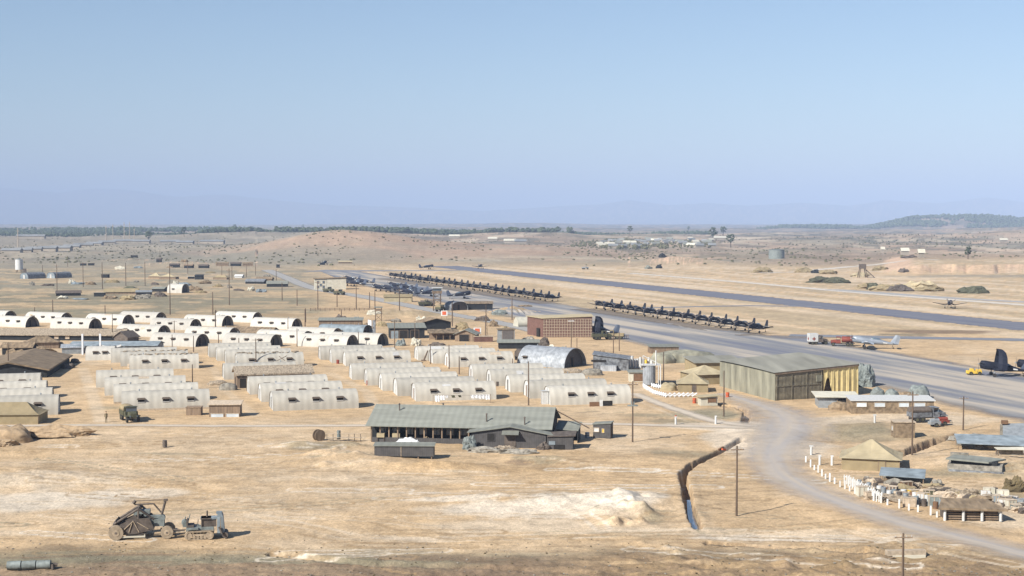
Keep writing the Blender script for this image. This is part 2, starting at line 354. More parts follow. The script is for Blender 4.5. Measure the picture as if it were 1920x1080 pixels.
def stripe_line(pa, pb, w_, n=40):   # straight strip given in pixels with widths in metres
    return [(pa[0]+(pb[0]-pa[0])*0, pa[1], w_), (pb[0], pb[1], w_)]
def w2p(v): # world -> pixel
    dx, dy, dz = v[0], v[1], v[2]-CH
    f = dy*CP-dz*SP; u = dy*SP+dz*CP
    return 960+F*dx/f, 540-F*u/f
runc = W(1920, 612.5); a_ = runc-RDIR*(-220); far_ = runc-RDIR*620
def sheet_line(name, p, q, wid, m, zoff, dens=12, n=6):
    a = w2p(p); b = w2p(q); return strip(name, [(a[0],a[1],wid),(b[0],b[1],wid)], m, zoff, n, dens)
ASR = road_mat('runway_asphalt', (.115,.12,.155), (.17,.17,.185), .06, .9, thr=.95)
sheet_line('runway', far_, a_, 24, ASR, .05)
TAX = road_mat('taxiway_asphalt', (.15,.16,.19), (.22,.22,.22), .1, .8, thr=.95)
strip('taxiway', [(1185,578,5),(1290,575.5,5),(1400,573.5,5),(1540,575,6)], TAX, .055, 6, 10)
strip('taxiway', [(1480,629,9),(1600,631.5,9),(1750,634,9),(1990,639,9)], TAX, .055, 6, 10)
strip('taxiway', [(590,507.5,34),(640,508,30),(760,507.5,14),(880,506.5,12),(925,507,12)], TAX, .06, 6, 12)
PALE = road_mat('pale_graded_strip', (.50,.45,.38), (.55,.49,.41), .25, .6, thr=.8)
strip('dirt_road', [(1180,512,9),(1400,530,9),(1600,548,10),(1760,560,10),(1990,577,10)], PALE, .045, 6, 12)
strip('dirt_road', [(1430,512,12),(1540,505,11),(1640,497,11),(1760,500,10)], PALE, .05, 6, 12)
PER = road_mat('perimeter_road', (.26,.27,.29), (.38,.35,.31), .2, .8)
strip('perimeter_road', [(1560,543,9),(1700,553,9),(1820,561,9),(1990,570,9)], PER, .055, 6, 12)
# parking apron, a polygon cut into strips across the field
def apron():
    up = [(595,505.5),(665,506.5),(738,520),(1046,568),(1115,580),(1440,628),(1520,631),(1610,650),(1700,663),(1860,692),(2000,713),(2200,750)]
    lo = [(600,509),(640,526),(700,541),(800,562),(900,585),(1010,606),(1110,627),(1200,648),(1345,682),(1610,720),(1700,742),(1800,768),(2000,815),(2200,870)]
    n = 150; k = 24; vs = []; e = []
    for i in range(n+1):
        t = i/n; px = 600+t*1560; yu = np.interp(px, *zip(*up)); yl = np.interp(px, *zip(*lo))
        a = W(px, yu); b = W(px, yl)
        for j in range(k+1):
            q = a.lerp(b, j/k); vs.append((q.x, q.y, 0)); e.append(min(j, k-j)/k*2*1.0)
    X = np.array([v[0] for v in vs]); Y = np.array([v[1] for v in vs]); Z = H(X, Y)*0+.05+np.maximum(0, H(X, Y))
    me = bpy.data.meshes.new('apron'); me.from_pydata(list(zip(X, Y, Z)), [], [(i*(k+1)+j, i*(k+1)+j+1, (i+1)*(k+1)+j+1, (i+1)*(k+1)+j) for i in range(n) for j in range(k)])
    m = bpy.data.materials.new('dusty_apron'); m.use_nodes = True; t = m.node_tree; N = t.nodes; L = t.links; b = N['Principled BSDF']; b.inputs['Roughness'].default_value = .85
    b.inputs['Specular IOR Level'].default_value = .2
    tc = N.new('ShaderNodeTexCoord'); mp = N.new('ShaderNodeMapping'); mp.vector_type = 'TEXTURE'
    mp.inputs['Rotation'].default_value = (0, 0, math.atan2(RDIR.y, RDIR.x)); mp.inputs['Scale'].default_value = (90, 7.5, 1)
    L.new(tc.outputs['Object'], mp.inputs[0]); nz = N.new('ShaderNodeTexNoise'); nz.inputs['Scale'].default_value = 1; nz.inputs['Detail'].default_value = 5; nz.inputs['Roughness'].default_value = .55
    L.new(mp.outputs[0], nz.inputs[0]); rp = N.new('ShaderNodeValToRGB'); L.new(nz.outputs[0], rp.inputs[0])
    E = rp.color_ramp.elements; E[0].position = .36; E[0].color = (.15,.155,.185,1); E[1].position = .585; E[1].color = (.40,.345,.28,1)
    x = E.new(.47); x.color = (.22,.215,.21,1)
    L.new(rp.outputs[0], b.inputs['Base Color'])
    at = me.attributes.new('across', 'FLOAT', 'POINT'); at.data.foreach_set('value', e)
    ac = N.new('ShaderNodeAttribute'); ac.attribute_name = 'across'; n2 = N.new('ShaderNodeTexNoise'); n2.inputs['Scale'].default_value = .12; n2.inputs['Detail'].default_value = 5
    L.new(tc.outputs['Object'], n2.inputs[0]); ma = N.new('ShaderNodeMath'); ma.operation = 'MULTIPLY_ADD'; L.new(n2.outputs[0], ma.inputs[0]); ma.inputs[1].default_value = -.35; L.new(ac.outputs['Fac'], ma.inputs[2])
    mr = N.new('ShaderNodeMapRange'); mr.inputs[1].default_value = -.20; mr.inputs[2].default_value = .05; L.new(ma.outputs[0], mr.inputs[0]); L.new(mr.outputs[0], b.inputs['Alpha'])
    me.materials.append(m); o = bpy.data.objects.new('apron', me); col.objects.link(o); o['kind'] = 'structure'
apron()

# ------------------------------------------------------------------ terrain sheet with soil colours
SAND = np.array((.50,.357,.21)); PALES = np.array((.565,.455,.325)); BROWN = np.array((.235,.165,.105)); DUN = np.array((.225,.195,.13))
GREY = np.array((.25,.225,.17)); RED = np.array((.33,.225,.155)); OCH = np.array((.40,.275,.15)); FARG = np.array((.13,.125,.09)); DARKG = np.array((.16,.15,.09)); WHITE = np.array((.64,.56,.45))
ORS = np.array((.50,.345,.235))
def terrain_color(x, y, z, slope):
    d = np.maximum(y, 1); px = 960+F*x/d; n = len(x)
    C = np.tile(SAND, (n, 1))
    def mixc(c, a): nonlocal C; a = np.clip(a, 0, 1)[:, None]; C = C*(1-a)+c*a
    f1 = fbm(x/18., y/30., 41); f2 = fbm(x/60., y/90., 43); f3 = fbm(x/5., y/6., 44)
    mixc(PALES, sstep(.5, .75, f1)*.4*(1-sstep(500, 700, d)))
    mixc(OCH, sstep(.50, .72, fbm(x/6., y/4.5, 46, 6))*.42*(1-sstep(215, 260, d)))
    # mid-left dry grass
    def blob(pa, rx, ry, c, s=1.0, nz=.5, rot=0):
        p = W(*pa); dx = x-p.x; dy = y-p.y
        if rot: dx, dy = dx*math.cos(rot)+dy*math.sin(rot), -dx*math.sin(rot)+dy*math.cos(rot)
        q = np.sqrt((dx/rx)**2+(dy/ry)**2)+nz*(f3-.5)+nz*(f1-.5)*1.5
        mixc(c, s*(1-sstep(.65, 1.15, q)))
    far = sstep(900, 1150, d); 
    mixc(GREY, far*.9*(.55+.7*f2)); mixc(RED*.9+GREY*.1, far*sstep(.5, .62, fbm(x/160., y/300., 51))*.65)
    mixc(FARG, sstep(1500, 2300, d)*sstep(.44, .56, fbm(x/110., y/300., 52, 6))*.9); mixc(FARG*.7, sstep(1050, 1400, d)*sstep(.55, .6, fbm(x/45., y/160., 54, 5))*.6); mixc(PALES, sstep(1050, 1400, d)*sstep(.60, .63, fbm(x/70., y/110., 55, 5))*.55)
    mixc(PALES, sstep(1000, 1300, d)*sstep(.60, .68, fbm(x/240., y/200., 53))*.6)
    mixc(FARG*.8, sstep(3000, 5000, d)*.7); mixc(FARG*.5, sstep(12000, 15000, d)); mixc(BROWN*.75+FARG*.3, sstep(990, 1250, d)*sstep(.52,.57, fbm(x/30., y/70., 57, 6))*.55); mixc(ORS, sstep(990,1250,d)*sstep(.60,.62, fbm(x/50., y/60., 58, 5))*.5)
    # left: dry grass everywhere beyond the camp, left of the road
    lm = (1-sstep(560, 640, px+(y-500)*.0))*sstep(452, 470, d)
    bands = fbm(x/70., y/16., 61)
    mixc(DUN*1.12, lm*(1-sstep(900, 1000, d))*(.35+.65*sstep(.40, .56, bands)))
    mixc(GREY*1.05, lm*sstep(600, 700, d)*.55)
    blob((180,560), 62, 45, DUN*.98, .9, .5); blob((420,572), 40, 30, DUN*1.05, .85, .5); blob((330,592), 60, 14, OCH*.85, .55)
    blob((30,500), 60, 50, GREY, .8); blob((330,480), 130, 160, GREY*.95, .75); blob((60,455), 300, 300, GREY*.85+RED*.15, .6)
    blob((250,548), 70, 9, SAND, .5); blob((330,522), 70, 14, SAND*1.05, .6); blob((60,524), 40, 12, SAND, .7); blob((560,548), 20, 22, SAND, .7)
    blob((600,575), 45, 18, SAND*.95, .6); blob((480,590), 40, 7, OCH, .5); blob((520,583), 18, 12, DUN, .6)
    blob((780,590), 16, 16, DUN, .5); blob((965,590), 9, 12, DUN*1.1, .8); blob((850,600), 14, 10, DUN, .5)
    # hill
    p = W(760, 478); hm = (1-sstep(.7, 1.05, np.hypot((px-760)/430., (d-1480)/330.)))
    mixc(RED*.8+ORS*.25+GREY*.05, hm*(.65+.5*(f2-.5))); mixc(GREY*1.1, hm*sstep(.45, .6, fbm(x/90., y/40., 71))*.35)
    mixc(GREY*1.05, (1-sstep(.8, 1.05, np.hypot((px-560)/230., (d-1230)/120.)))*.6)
    # airfield sand
    s_ = (x-runc.x)*RPER.x+(y-runc.y)*RPER.y; al = (x-runc.x)*RDIR.x+(y-runc.y)*RDIR.y
    inf = (1-sstep(900, 990, d))*sstep(-30, -20, -s_*0-20)
    band = fbm(al/90., s_/7., 81); rightside = sstep(-110, -95, s_)*(1-sstep(960, 1050, d))*sstep(395, 420, d)
    mixc(SAND*1.03+np.array((.01,.01,.01)), rightside*.75); mixc(PALES, rightside*sstep(.5, .62, band)*.7); mixc(DUN*1.3, rightside*sstep(.5, .62, 1-band)*.45)
    mixc(PALES*1.03, (1-sstep(3, 7, np.abs(s_-21)))*sstep(-700, -500, al)*.8)
    mixc(PALES, (1-sstep(4, 9, np.abs(s_+24)))*sstep(-700, -400, al)*.5)
    blob((1760,622), 20, 8, BROWN*.95, .95, .3); blob((1700,628), 10, 5, DUN*.7, .7, .4)
    blob((1430,630), 12, 5, BROWN, .6); blob((1560,634), 22, 1.8, BROWN*.8, .7, .2)
    blob((1300,493), 28, 20, ORS*1.1, .8); blob((1700,515), 60, 30, SAND, .6); blob((1850,518), 60, 22, GREY*1.05, .7); blob((1500,470), 130, 60, DUN*.9+GREY*.2, .6)
    blob((1620,545), 40, 14, GREY, .45)
    # scarps and cuts: bare orange earth where it is steep
    mixc(ORS*1.1, sstep(.09, .2, slope)*(d > 800)*(d < 1300)*.9)
    mixc(BROWN*1.2, sstep(.55, 1.0, slope)*(d < 300)*.8)
    # camp ground
    blob((1290,640), 40, 24, SAND*1.05, .5)
    for b_ in [(600,835,9,4),(1000,862,4,3),(545,832,2.5,1.8),(1275,850,5,4),(1600,800,7,8),(1650,815,9,7),(1480,975,0.1,.1),(1840,890,9,6),(1870,925,4,3),(200,765,2.5,2.2),(820,790,8,2),(1240,778,8,3),(1340,776,3.5,5),(1260,790,5,2.5),(1225,970,2.2,4)]:
        blob((b_[0], b_[1]), b_[2], b_[3], DUN*1.1, .65, .9)
    blob((1320,778), 6, 6, DUN*1.25, .8, .2)
    blob((965,868), 2.2, 2.0, BROWN, .8, .9); blob((820,792), 16, 1.3, BROWN, .35); blob((880,880), 18, 2.0, OCH, .7, .9); blob((300,850), 8, 1.6, DUN*1.2, .6); blob((300,866), 12, 1.2, OCH, .6)
    blob((130,875), 12, 2.2, OCH, .6, 1.3); blob((700,905), 22, 5, OCH*1.05, .35, .9)
    # foreground: pale worked earth
    for b_ in [(90,905,14,9,PALES,.9),(60,940,12,8,WHITE,.75),(250,925,7,3.5,WHITE,.6),(1060,960,14,6,WHITE,.7),(700,900,16,4,PALES,.6),(1440,830,9,16,WHITE,.6),(1400,800,14,5,WHITE,.6),(1700,785,14,6,PALES,.8),(1560,790,9,5,PALES,.7),(1160,950,5.5,5,WHITE,.95),(1090,945,9,3,WHITE,.6),(860,940,9,1.6,WHITE,.7),(930,955,10,2.5,WHITE,.4),(1000,985,12,4,PALES,.8),(760,1010,6,1.2,WHITE,.4),(1430,1008,9,1.8,WHITE,.75),(1600,1012,7,1.5,WHITE,.7),(1560,1000,10,3,PALES,.6),(1200,995,12,2.2,PALES,.7),(1760,1028,3,1.2,WHITE,.8),(1350,920,7,14,SAND*1.05,.6),(1210,935,3,4,WHITE*.92,.8),(60,1000,10,2,PALES,.5),(1175,820,6,2,PALES,.5),(1930,960,9,7,PALES,.8)]:
        blob((b_[0], b_[1]), b_[2], b_[3], b_[4], b_[5], .9)
    # bottom: dark scrub and brown ploughed earth
    bot = 1-sstep(133, 140.5, d+5*(f3-.5)+5*(f1-.5)-.012*np.abs(x-10)*0)
    mixc(DUN*1.0, bot); mixc(BROWN*.95, bot*sstep(.47, .56, fbm(x/9., y/1.2, 91, 5))*.85)
    mixc(BROWN*1.1, (1-sstep(129.5, 133, d+3*(f3-.5)))*(1-sstep(0, 6, x))*.85)
    br = (1-sstep(133, 137.5, d+3*(f3-.5)))*sstep(2, 12, x); mixc(OCH*.75, br*.85); mixc(BROWN*.95, br*sstep(.47, .6, fbm(x/2.2, y/1.3, 95))*.6)
    mixc(SAND, br*sstep(.6, .72, fbm(x/9., y/1.2, 97))*.6)
    # wheel tracks, plus one dark line of painted shade along a cut
    def track(pts, hw, c, s=.6, gauge=0):
        P = [W(*p) if not isinstance(p, Vector) else p for p in pts]; bx = (x > min(p.x for p in P)-3) & (x < max(p.x for p in P)+3) & (y > min(p.y for p in P)-3) & (y < max(p.y for p in P)+3)
        dd = np.full(n, 99.); tt = np.zeros(n); dd[bx], tt[bx] = seg_dist(x[bx], y[bx], P); q = np.abs(dd-gauge) if gauge else dd
        mixc(c, s*(1-sstep(hw*.4, hw, q))*(.5+.8*vnoise(tt*9, tt*0, 5))*(d < 900))
    for t_ in [([(480,967),(560,985),(650,1005),(760,1012),(900,1008),(1200,1000),(1400,996),(1640,1012),(1900,1058)],.5,PALES,.8,1.0),
               ([(430,985),(520,990),(640,1012),(760,1020)],.35,OCH,.7,.9),([(680,975),(760,1000),(860,1012),(1020,1010),(1150,1000),(1290,998)],.4,OCH*.9,.7,0),
               ([(980,940),(1060,955),(1110,975),(1130,992)],.4,WHITE,.6,.8),([(430,960),(700,975),(900,1000)],.3,PALES,.6,.9),
               ([(0,870),(300,862),(480,868),(900,850),(1180,838),(1270,835)],.5,PALES,.5,.9),([(300,900),(600,880),(900,895),(1270,880)],.4,OCH,.4,.9),
               ([(1325,1022),(1420,1026),(1520,1030),(1640,1038),(1672,1045)],.34,BROWN*.3,1.3,0),([(1190,745),(1300,790),(1400,795)],.5,PALES,.5,.9),([(620,700),(690,735),(700,760)],1.5,PALES,.5,0),([(155,690),(170,730),(190,790)],1.6,PALES,.6,0),  # first entry: shade of the bottom-right cut painted into the soil colour
               ([(400,690),(420,730),(480,780)],1.2,PALES,.4,0),([(1030,770),(1180,775),(1300,792)],.35,DUN,.6,.8),([(1030,782),(1150,786)],.3,OCH,.5,.8),
               ([(1520,800),(1620,780),(1760,770),(1900,790)],1.6,PALES,.6,0),([(1700,900),(1800,930),(1920,960)],1.5,ORS,.5,0),
               ([(380,810),(560,812),(690,806)],.4,OCH,.5,.9),([(100,960),(300,1000),(500,1030)],.4,OCH,.5,1.0),([(1420,990),(1560,985),(1700,1020)],.4,OCH,.5,.8)]:
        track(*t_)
    rr = random.Random(9)
    for i in range(120):
        px, py = rr.uniform(-60, 1900), rr.uniform(815, 1040)
        if 1290 < px < 1400 and py > 840: continue
        q = W(px, py); a = rr.gauss(0, .28)+(math.pi if rr.random() < .5 else 0); k = rr.uniform(-.02, .02); pts = [q.copy()]
        for j in range(rr.randint(5, 14)): q = q+Vector((math.cos(a), math.sin(a), 0))*2.2; a += k+rr.gauss(0, .03); pts.append(q.copy())
        track(pts, rr.uniform(.18, .4), [OCH*.95, OCH*.85, PALES, DUN*1.25, WHITE][rr.choice([0,1,1,2,3,1,4])], rr.uniform(.5, .95), rr.choice([0, .85, .95]))
    mixc(DUN*1.1, lm*(1-sstep(900,1000,d))*sstep(.52,.6,fbm(x/9., y/14., 63, 5))*.5); mixc(SAND*1.05, lm*(1-sstep(900,1000,d))*sstep(.55,.62,fbm(x/16., y/12., 64, 5))*.6)
    C = C*(.84+.32*f3)[:, None]*(.93+.14*fbm(x/1.2, y/1.5, 99, 3))[:, None]
    return np.clip(C, .02, .9)
def terrain():
    ys = [-400, -150, -60, -20, 10, 40, 70, 90, 104]; y = 114.0
    while y < 60000:
        ys.append(y); y += min(y*y*1.75/(F*CH), y*.019)
    ys = np.array(ys)
    us = np.concatenate([np.array([-4.5,-3,-2,-1.4,-1,-.8,-.65,-.55,-.48,-.43]), np.linspace(-.395, .395, 960), np.array([.43,.48,.55,.65,.8,1,1.4,2,3,4.5])])
    U, Yg = np.meshgrid(us, ys); Dn = np.maximum(Yg, 130.); X = U*Dn
    x = X.ravel(); y = Yg.ravel(); z = H(x, y)
    nr, nc = X.shape; Z = z.reshape(nr, nc)
    gy = np.gradient(Z, axis=0)/np.maximum(np.gradient(Yg, axis=0), 1e-3); gx = np.gradient(Z, axis=1)/np.maximum(np.gradient(X, axis=1), 1e-3)
    slope = np.hypot(gx, gy).ravel()
    me = bpy.data.meshes.new('ground'); me.vertices.add(len(x)); me.vertices.foreach_set('co', np.stack([x, y, z], 1).ravel())
    i = np.arange(nr-1)[:, None]*nc+np.arange(nc-1)[None, :]; q = np.stack([i, i+1, i+1+nc, i+nc], -1).reshape(-1, 4)
    me.loops.add(q.size); me.loops.foreach_set('vertex_index', q.ravel().astype(np.int32))
    me.polygons.add(len(q)); me.polygons.foreach_set('loop_start', np.arange(0, q.size, 4, dtype=np.int32)); me.polygons.foreach_set('use_smooth', np.ones(len(q), bool))
    me.update(calc_edges=True)
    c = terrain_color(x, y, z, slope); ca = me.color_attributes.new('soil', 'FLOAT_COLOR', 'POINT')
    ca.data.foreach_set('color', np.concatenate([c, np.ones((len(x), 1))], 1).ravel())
    m = bpy.data.materials.new('earth'); m.use_nodes = True; t = m.node_tree; N = t.nodes; L = t.links; b = N['Principled BSDF']
    b.inputs['Roughness'].default_value = .95; b.inputs['Specular IOR Level'].default_value = .15
    at = N.new('ShaderNodeAttribute'); at.attribute_name = 'soil'; tc = N.new('ShaderNodeTexCoord')
    def noise(scale, st=(1,1,1), det=6):
        mp = N.new('ShaderNodeMapping'); mp.inputs['Scale'].default_value = st; L.new(tc.outputs['Object'], mp.inputs[0])
        n_ = N.new('ShaderNodeTexNoise'); n_.inputs['Scale'].default_value = scale; n_.inputs['Detail'].default_value = det; n_.inputs['Roughness'].default_value = .65; L.new(mp.outputs[0], n_.inputs[0]); return n_
    n1 = noise(2.6, (1, 1, 1), 10); n2 = noise(.09, (.7, 1, 1), 10)
    def fac(nn, a, b_):
        mr = N.new('ShaderNodeMapRange'); mr.inputs[1].default_value = .3; mr.inputs[2].default_value = .7; mr.inputs[3].default_value = a; mr.inputs[4].default_value = b_; L.new(nn.outputs[0], mr.inputs[0]); return mr
    a1 = fac(n1, .72, 1.22); a2 = fac(n2, .84, 1.12)
    mu = N.new('ShaderNodeMath'); mu.operation = 'MULTIPLY'; L.new(a1.outputs[0], mu.inputs[0]); L.new(a2.outputs[0], mu.inputs[1])
    n4 = noise(8.5, (1, 1, 1), 4); a4 = fac(n4, .78, 1.18)
    mu3 = N.new('ShaderNodeMath'); mu3.operation = 'MULTIPLY'; L.new(mu.outputs[0], mu3.inputs[0]); L.new(a4.outputs[0], mu3.inputs[1]); mu = mu3
    n3 = noise(.5, (.8, 1, 1), 12); a3 = N.new('ShaderNodeMapRange'); a3.inputs[1].default_value = .46; a3.inputs[2].default_value = .6; a3.inputs[3].default_value = 1.05; a3.inputs[4].default_value = .83; L.new(n3.outputs[0], a3.inputs[0])
    mu2 = N.new('ShaderNodeMath'); mu2.operation = 'MULTIPLY'; L.new(mu.outputs[0], mu2.inputs[0]); L.new(a3.outputs[0], mu2.inputs[1]); mu = mu2
    vm = N.new('ShaderNodeVectorMath'); vm.operation = 'SCALE'; L.new(at.outputs['Color'], vm.inputs[0]); L.new(mu.outputs[0], vm.inputs[3])
    L.new(vm.outputs[0], b.inputs['Base Color'])
    bp = N.new('ShaderNodeBump'); bp.inputs['Strength'].default_value = .5; bp.inputs['Distance'].default_value = .25; L.new(n1.outputs[0], bp.inputs['Height']); L.new(bp.outputs[0], b.inputs['Normal'])
    me.materials.append(m); o = bpy.data.objects.new('ground', me); col.objects.link(o); o['kind'] = 'structure'
terrain()
# water standing in the long ditch
def water():
    P = [W(a, b) for a, b in [(1291,925),(1294,950),(1300,970),(1309,993)]]; mb = MB(); vs = []
    for i, p in enumerate(P):
        a = P[max(i-1,0)]; b = P[min(i+1,3)]; d = (b-a).normalized(); n_ = Vector((-d.y, d.x, 0))*(.2+.1*i); vs += [p+n_+Vector((0,0,-.78)), p-n_+Vector((0,0,-.78))]
    mb.add(vs, [(2*i, 2*i+1, 2*i+3, 2*i+2) for i in range(3)]); o = mb.build('ditch_water', 'water'); o['kind'] = 'structure'
water()

#@@OBJECTS@@
# ------------------------------------------------------------------ haze over the whole plain
hb = MB(); hb.box(0, 8000, -60, 70000, 64000, 690); hz_o = hb.build('haze', bpy.data.materials.new('haze_air'), loc=(0,0,0)); hz_o['kind'] = 'stuff'
hm_ = hz_o.data.materials[0]; hm_.use_nodes = True; t_ = hm_.node_tree; t_.nodes.remove(t_.nodes['Principled BSDF'])
pv = t_.nodes.new('ShaderNodeVolumePrincipled'); pv.inputs['Color'].default_value = (.53,.655,.90,1); pv.inputs['Density'].default_value = 1.25e-4; pv.inputs['Anisotropy'].default_value = -0.2
t_.links.new(pv.outputs[0], t_.nodes['Material Output'].inputs['Volume'])

# ------------------------------------------------------------------ arched huts
def _short(l):
    return l
def hut(px, py, th, label, group, L=14.6, Wd=6.1, Hh=3.05, shell='hut', endm='white', anchor='l', door='left', windows=3, open_end=False, name='arched_hut', p=2.6, skirt=False, wside=(.22,.5,.78), box=False):
    th = R(th); ax = Vector((math.cos(th), math.sin(th), 0)); ay = Vector((-math.sin(th), math.cos(th), 0))
    b = W(px, py)
    if anchor == 'l': o = b
    elif anchor == 'r': o = b-ax*L
    elif anchor == 'c': o = b-ax*L-ay*Wd/2
    o = Vector((o.x, o.y, hz(o.x, o.y)-.02))
    t = thing(name, label, 'hut', o, th, group)
    N = 14; hw = Wd/2
    def arc(x, k=1.0, dz=0):
        out = []
        for i in range(N+1):
            a = math.pi*i/N; c, s_ = math.cos(a), math.sin(a)
            out.append((x, hw-hw*k*math.copysign(abs(c)**(2/p), c), dz+Hh*k*abs(s_)**(2/p)))
        return out
    m = MB(); outer = [arc(x) for x in (0, L*.25, L*.5, L*.75, L)]
    n = N+1; vs = [v for r in outer for v in r]
    m.add(vs, [(k*n+i, (k+1)*n+i, (k+1)*n+i+1, k*n+i+1) for k in range(4) for i in range(N)], True)
    for x0 in (0, L):    # thickness lip
        a1 = arc(x0); a2 = arc(x0, .975); m.add(a1+a2, [(i, i+1, n+i+1, n+i) for i in range(N)])
    m.build('shell', shell, t)
    if shell in ('hut', 'hutwhite') and rng.random() < .55:
        pm = MB(); q0 = rng.uniform(.08,.75)*L; q1 = q0+rng.uniform(1.0,2.6); i0 = int(rng.integers(3, 8)); aa = arc(q0, 1.006); bb = arc(q1, 1.006); kk = int(rng.integers(1, 3))
        pm.add(aa[i0:i0+kk+1]+bb[i0:i0+kk+1], [(j, kk+1+j, kk+2+j, j+1) for j in range(kk)]); pm.build('patch', ['sill','hut','conc','palewood'][int(rng.integers(0,4))], t)
    ins = .12
    for x0, nm in ((ins, 'l'), (L-ins, 'r')):
        if open_end and nm == 'r': x0 = L-1.0
        m = MB(); a = arc(x0, .98); m.add(a, [tuple(range(n)) if nm == 'l' else tuple(range(n))[::-1]])
        e = m.build('end_wall', endm if nm == 'l' or not open_end else 'endgrey', t)
        if nm == 'l' or open_end:
            sgn = -1 if nm == 'l' else 1; d = MB(); d.box(x0+sgn*.05, hw, .05, .06, 1.0, 2.05)
            d.build('door', 'doorbrown' if door == 'brown' else ('dark' if door == 'dark' or open_end else 'sill'), e)
            d = MB(); d.box(x0+sgn*.09, hw, 2.12, .1, 1.2, .1); d.box(x0+sgn*.09, hw-.55, .05, .1, .1, 2.07); d.box(x0+sgn*.09, hw+.55, .05, .1, .1, 2.07); d.build('door_frame', 'white' if not open_end else 'wood', e)
    if box:
        v = MB(); v.box(-.55, hw-.9, 0, 1.1, 1.3, 2.2); v.slab([(-1.2,hw-1.65,2.38),(.1,hw-1.65,2.38),(.1,hw-.1,2.38),(-1.2,hw-.1,2.38)], .1); v.build('porch', 'white', t)
    zc = 1.75; yy = hw-hw*(max(0, 1-(zc/Hh)**p))**(1/p)
    for q in wside[:windows]:
        x = L*q; m = MB(); m.box(x, yy+.02, zc-.25, 1.1, .3, .5); wd = m.build('window', 'dark', t)
        m = MB(); m.box(x, yy-.17, zc-.36, 1.2, .12, .1); m.build('sill', 'sill', wd)
        m = MB(); m.slab([(x-.7,yy-.42,zc+.2),(x+.8,yy-.42,zc+.2),(x+.6,yy+.2,zc+.42),(x-.58,yy+.2,zc+.42)], .05); m.build('awning', 'awn', wd)
    for q in (.2, .8): m = MB(); m.tube((L*q, hw, Hh-.05), (L*q, hw, Hh+.25), .1, .1, 6); m.tube((L*q, hw, Hh+.23), (L*q, hw, Hh+.36), .18, .05, 6); m.build('roof_vent', 'metalgrey', t)
    if skirt:
        m = MB(); m.box(L/2, -.06, 0, L, .1, .35); m.build('base_board', 'palewood', t)
    return t
def hut_block(lst, th, where, grp, **k):
    for i, a in enumerate(lst):
        kw = dict(k); kw.update(a[2] if len(a) > 2 and isinstance(a[2], dict) else {})
        w_ = kw.pop('w', None)
        lab = w_ if w_ else 'cream arched hut, %s from front, block %s' % (ORD[i], where)
        hut(a[0], a[1], th, lab, grp, **kw)
HG = 'cream arched huts of the lower camp'
hut_block([(109,777.5),(97,763),(86,748),(75,732)], 14, 'at the left edge beyond the brown tent', HG, anchor='r')
hut_block([(228,771.5,{'skirt':1}),(213,757,{'skirt':1}),(196,742,{}),(180,727,{})], 15, 'behind the parked truck', HG, door='white')
hut_block([(512,771,{'door':'dark'}),(490,754,{'door':'dark'}),(468,740,{'door':'white'})], 16, 'in front of the sandbag-roofed building', HG)
hut_block([(420,712,{'w':'cream arched hut just behind the sandbag-roofed building, poles lying on its roof'}),(444,691,{'w':'cream arched hut behind it all in the middle column, three windows showing over the pole'}),
           (424,683,{'w':'cream arched hut second back from the debris-roofed hut of the middle column','windows':0}),(407,677,{'w':'cream arched hut third back, its pale end left of the middle column','windows':0}),(392,670,{'w':'cream arched hut farthest back and leftmost of the middle column ends','windows':0})], 15, '', HG)
hut_block([(243,694,{'w':'cream arched hut with debris on its roof ridge, right of two open doors','door':'white'}),(226,687,{'w':'cream arched hut with a dark open door next to the wooden crate','door':'dark','windows':0}),
           (208,680,{'w':'cream arched hut with a dark open door beside the short white hut','door':'dark','windows':0})], 15, '', HG)
hut(160,676,8,'short white arched hut with two windows facing the dirt street',HG,L=6.4,shell='hutwhite',windows=2,wside=(.35,.68))
hut_block([(780,753,{'door':'brown'}),(745,743,{}),(717,733,{'door':'dark'}),(689,723,{'door':'dark'}),(660,712.5,{})], 12.5, 'behind the long dark mess hall', HG)
hut_block([(648,687,{'w':'cream arched hut, nearest of the row right of the red barrel'}),(622,681,{'w':'cream arched hut with a dark door, a red barrel by its wall','door':'dark','windows':0}),(601,675,{'w':'cream arched hut with a brown open door left of the red barrel','door':'brown','windows':0}),
           (842,689,{'w':'cream arched hut with three windows between two dark poles','door':'brown'}),(812,682,{'w':'cream arched hut behind the two dark poles, end wall half hidden','windows':0}),(784,676,{'w':'cream arched hut farthest back, its end behind the leaning plank','windows':0})], 13, '', HG)
hut_block([(1032,760,{'box':True}),(993,747.5,{'door':'brown'}),(957,736,{'door':'dark'}),(921,724.5,{'door':'dark'}),(887,714,{'door':'brown'})], 10.5, 'below the galvanised hut', HG, wside=(.26,.5,.74))
UG = 'whitewashed huts of the upper row'
up = [(20,601,'peeking out at the far left'),(125,605,'behind the left sandbag wall'),(302,604,'standing farthest back near the lone pole'),(483,604,'hidden farthest back on the right'),(61,613,'with a white panel at its arched end'),(241,609,'second from left with a dark arched end against the field'),
      (427,611,'ending above the camouflaged tent'),(557,617,'rightmost at the field edge beside the blue-grey shed'),(179,617,'above the two white gate posts'),(367,618,'with its dark end left of the camouflaged tent'),(308,631,'in front of the field row with a large dark end'),
      (440,636,'below and left of the camouflaged tent'),(577,643,'right of the camouflaged tent'),(633,637,'below the blue-grey shed'),(380,649,'nearest at left with a plank ramp at its end'),(518,650,'nearest in the middle, low dark arch'),(661,651,'nearest, left of the last one'),(718,648,'last on the right by the dark stacks'),(-60,614,'cut by the left edge of the view')]
for px, py, s_ in up: hut(px, py, -24, 'white dark-ended hut '+s_, UG, shell='hutwhite', anchor='c', open_end=True, p=2.1, Hh=3.2, L=14.6)
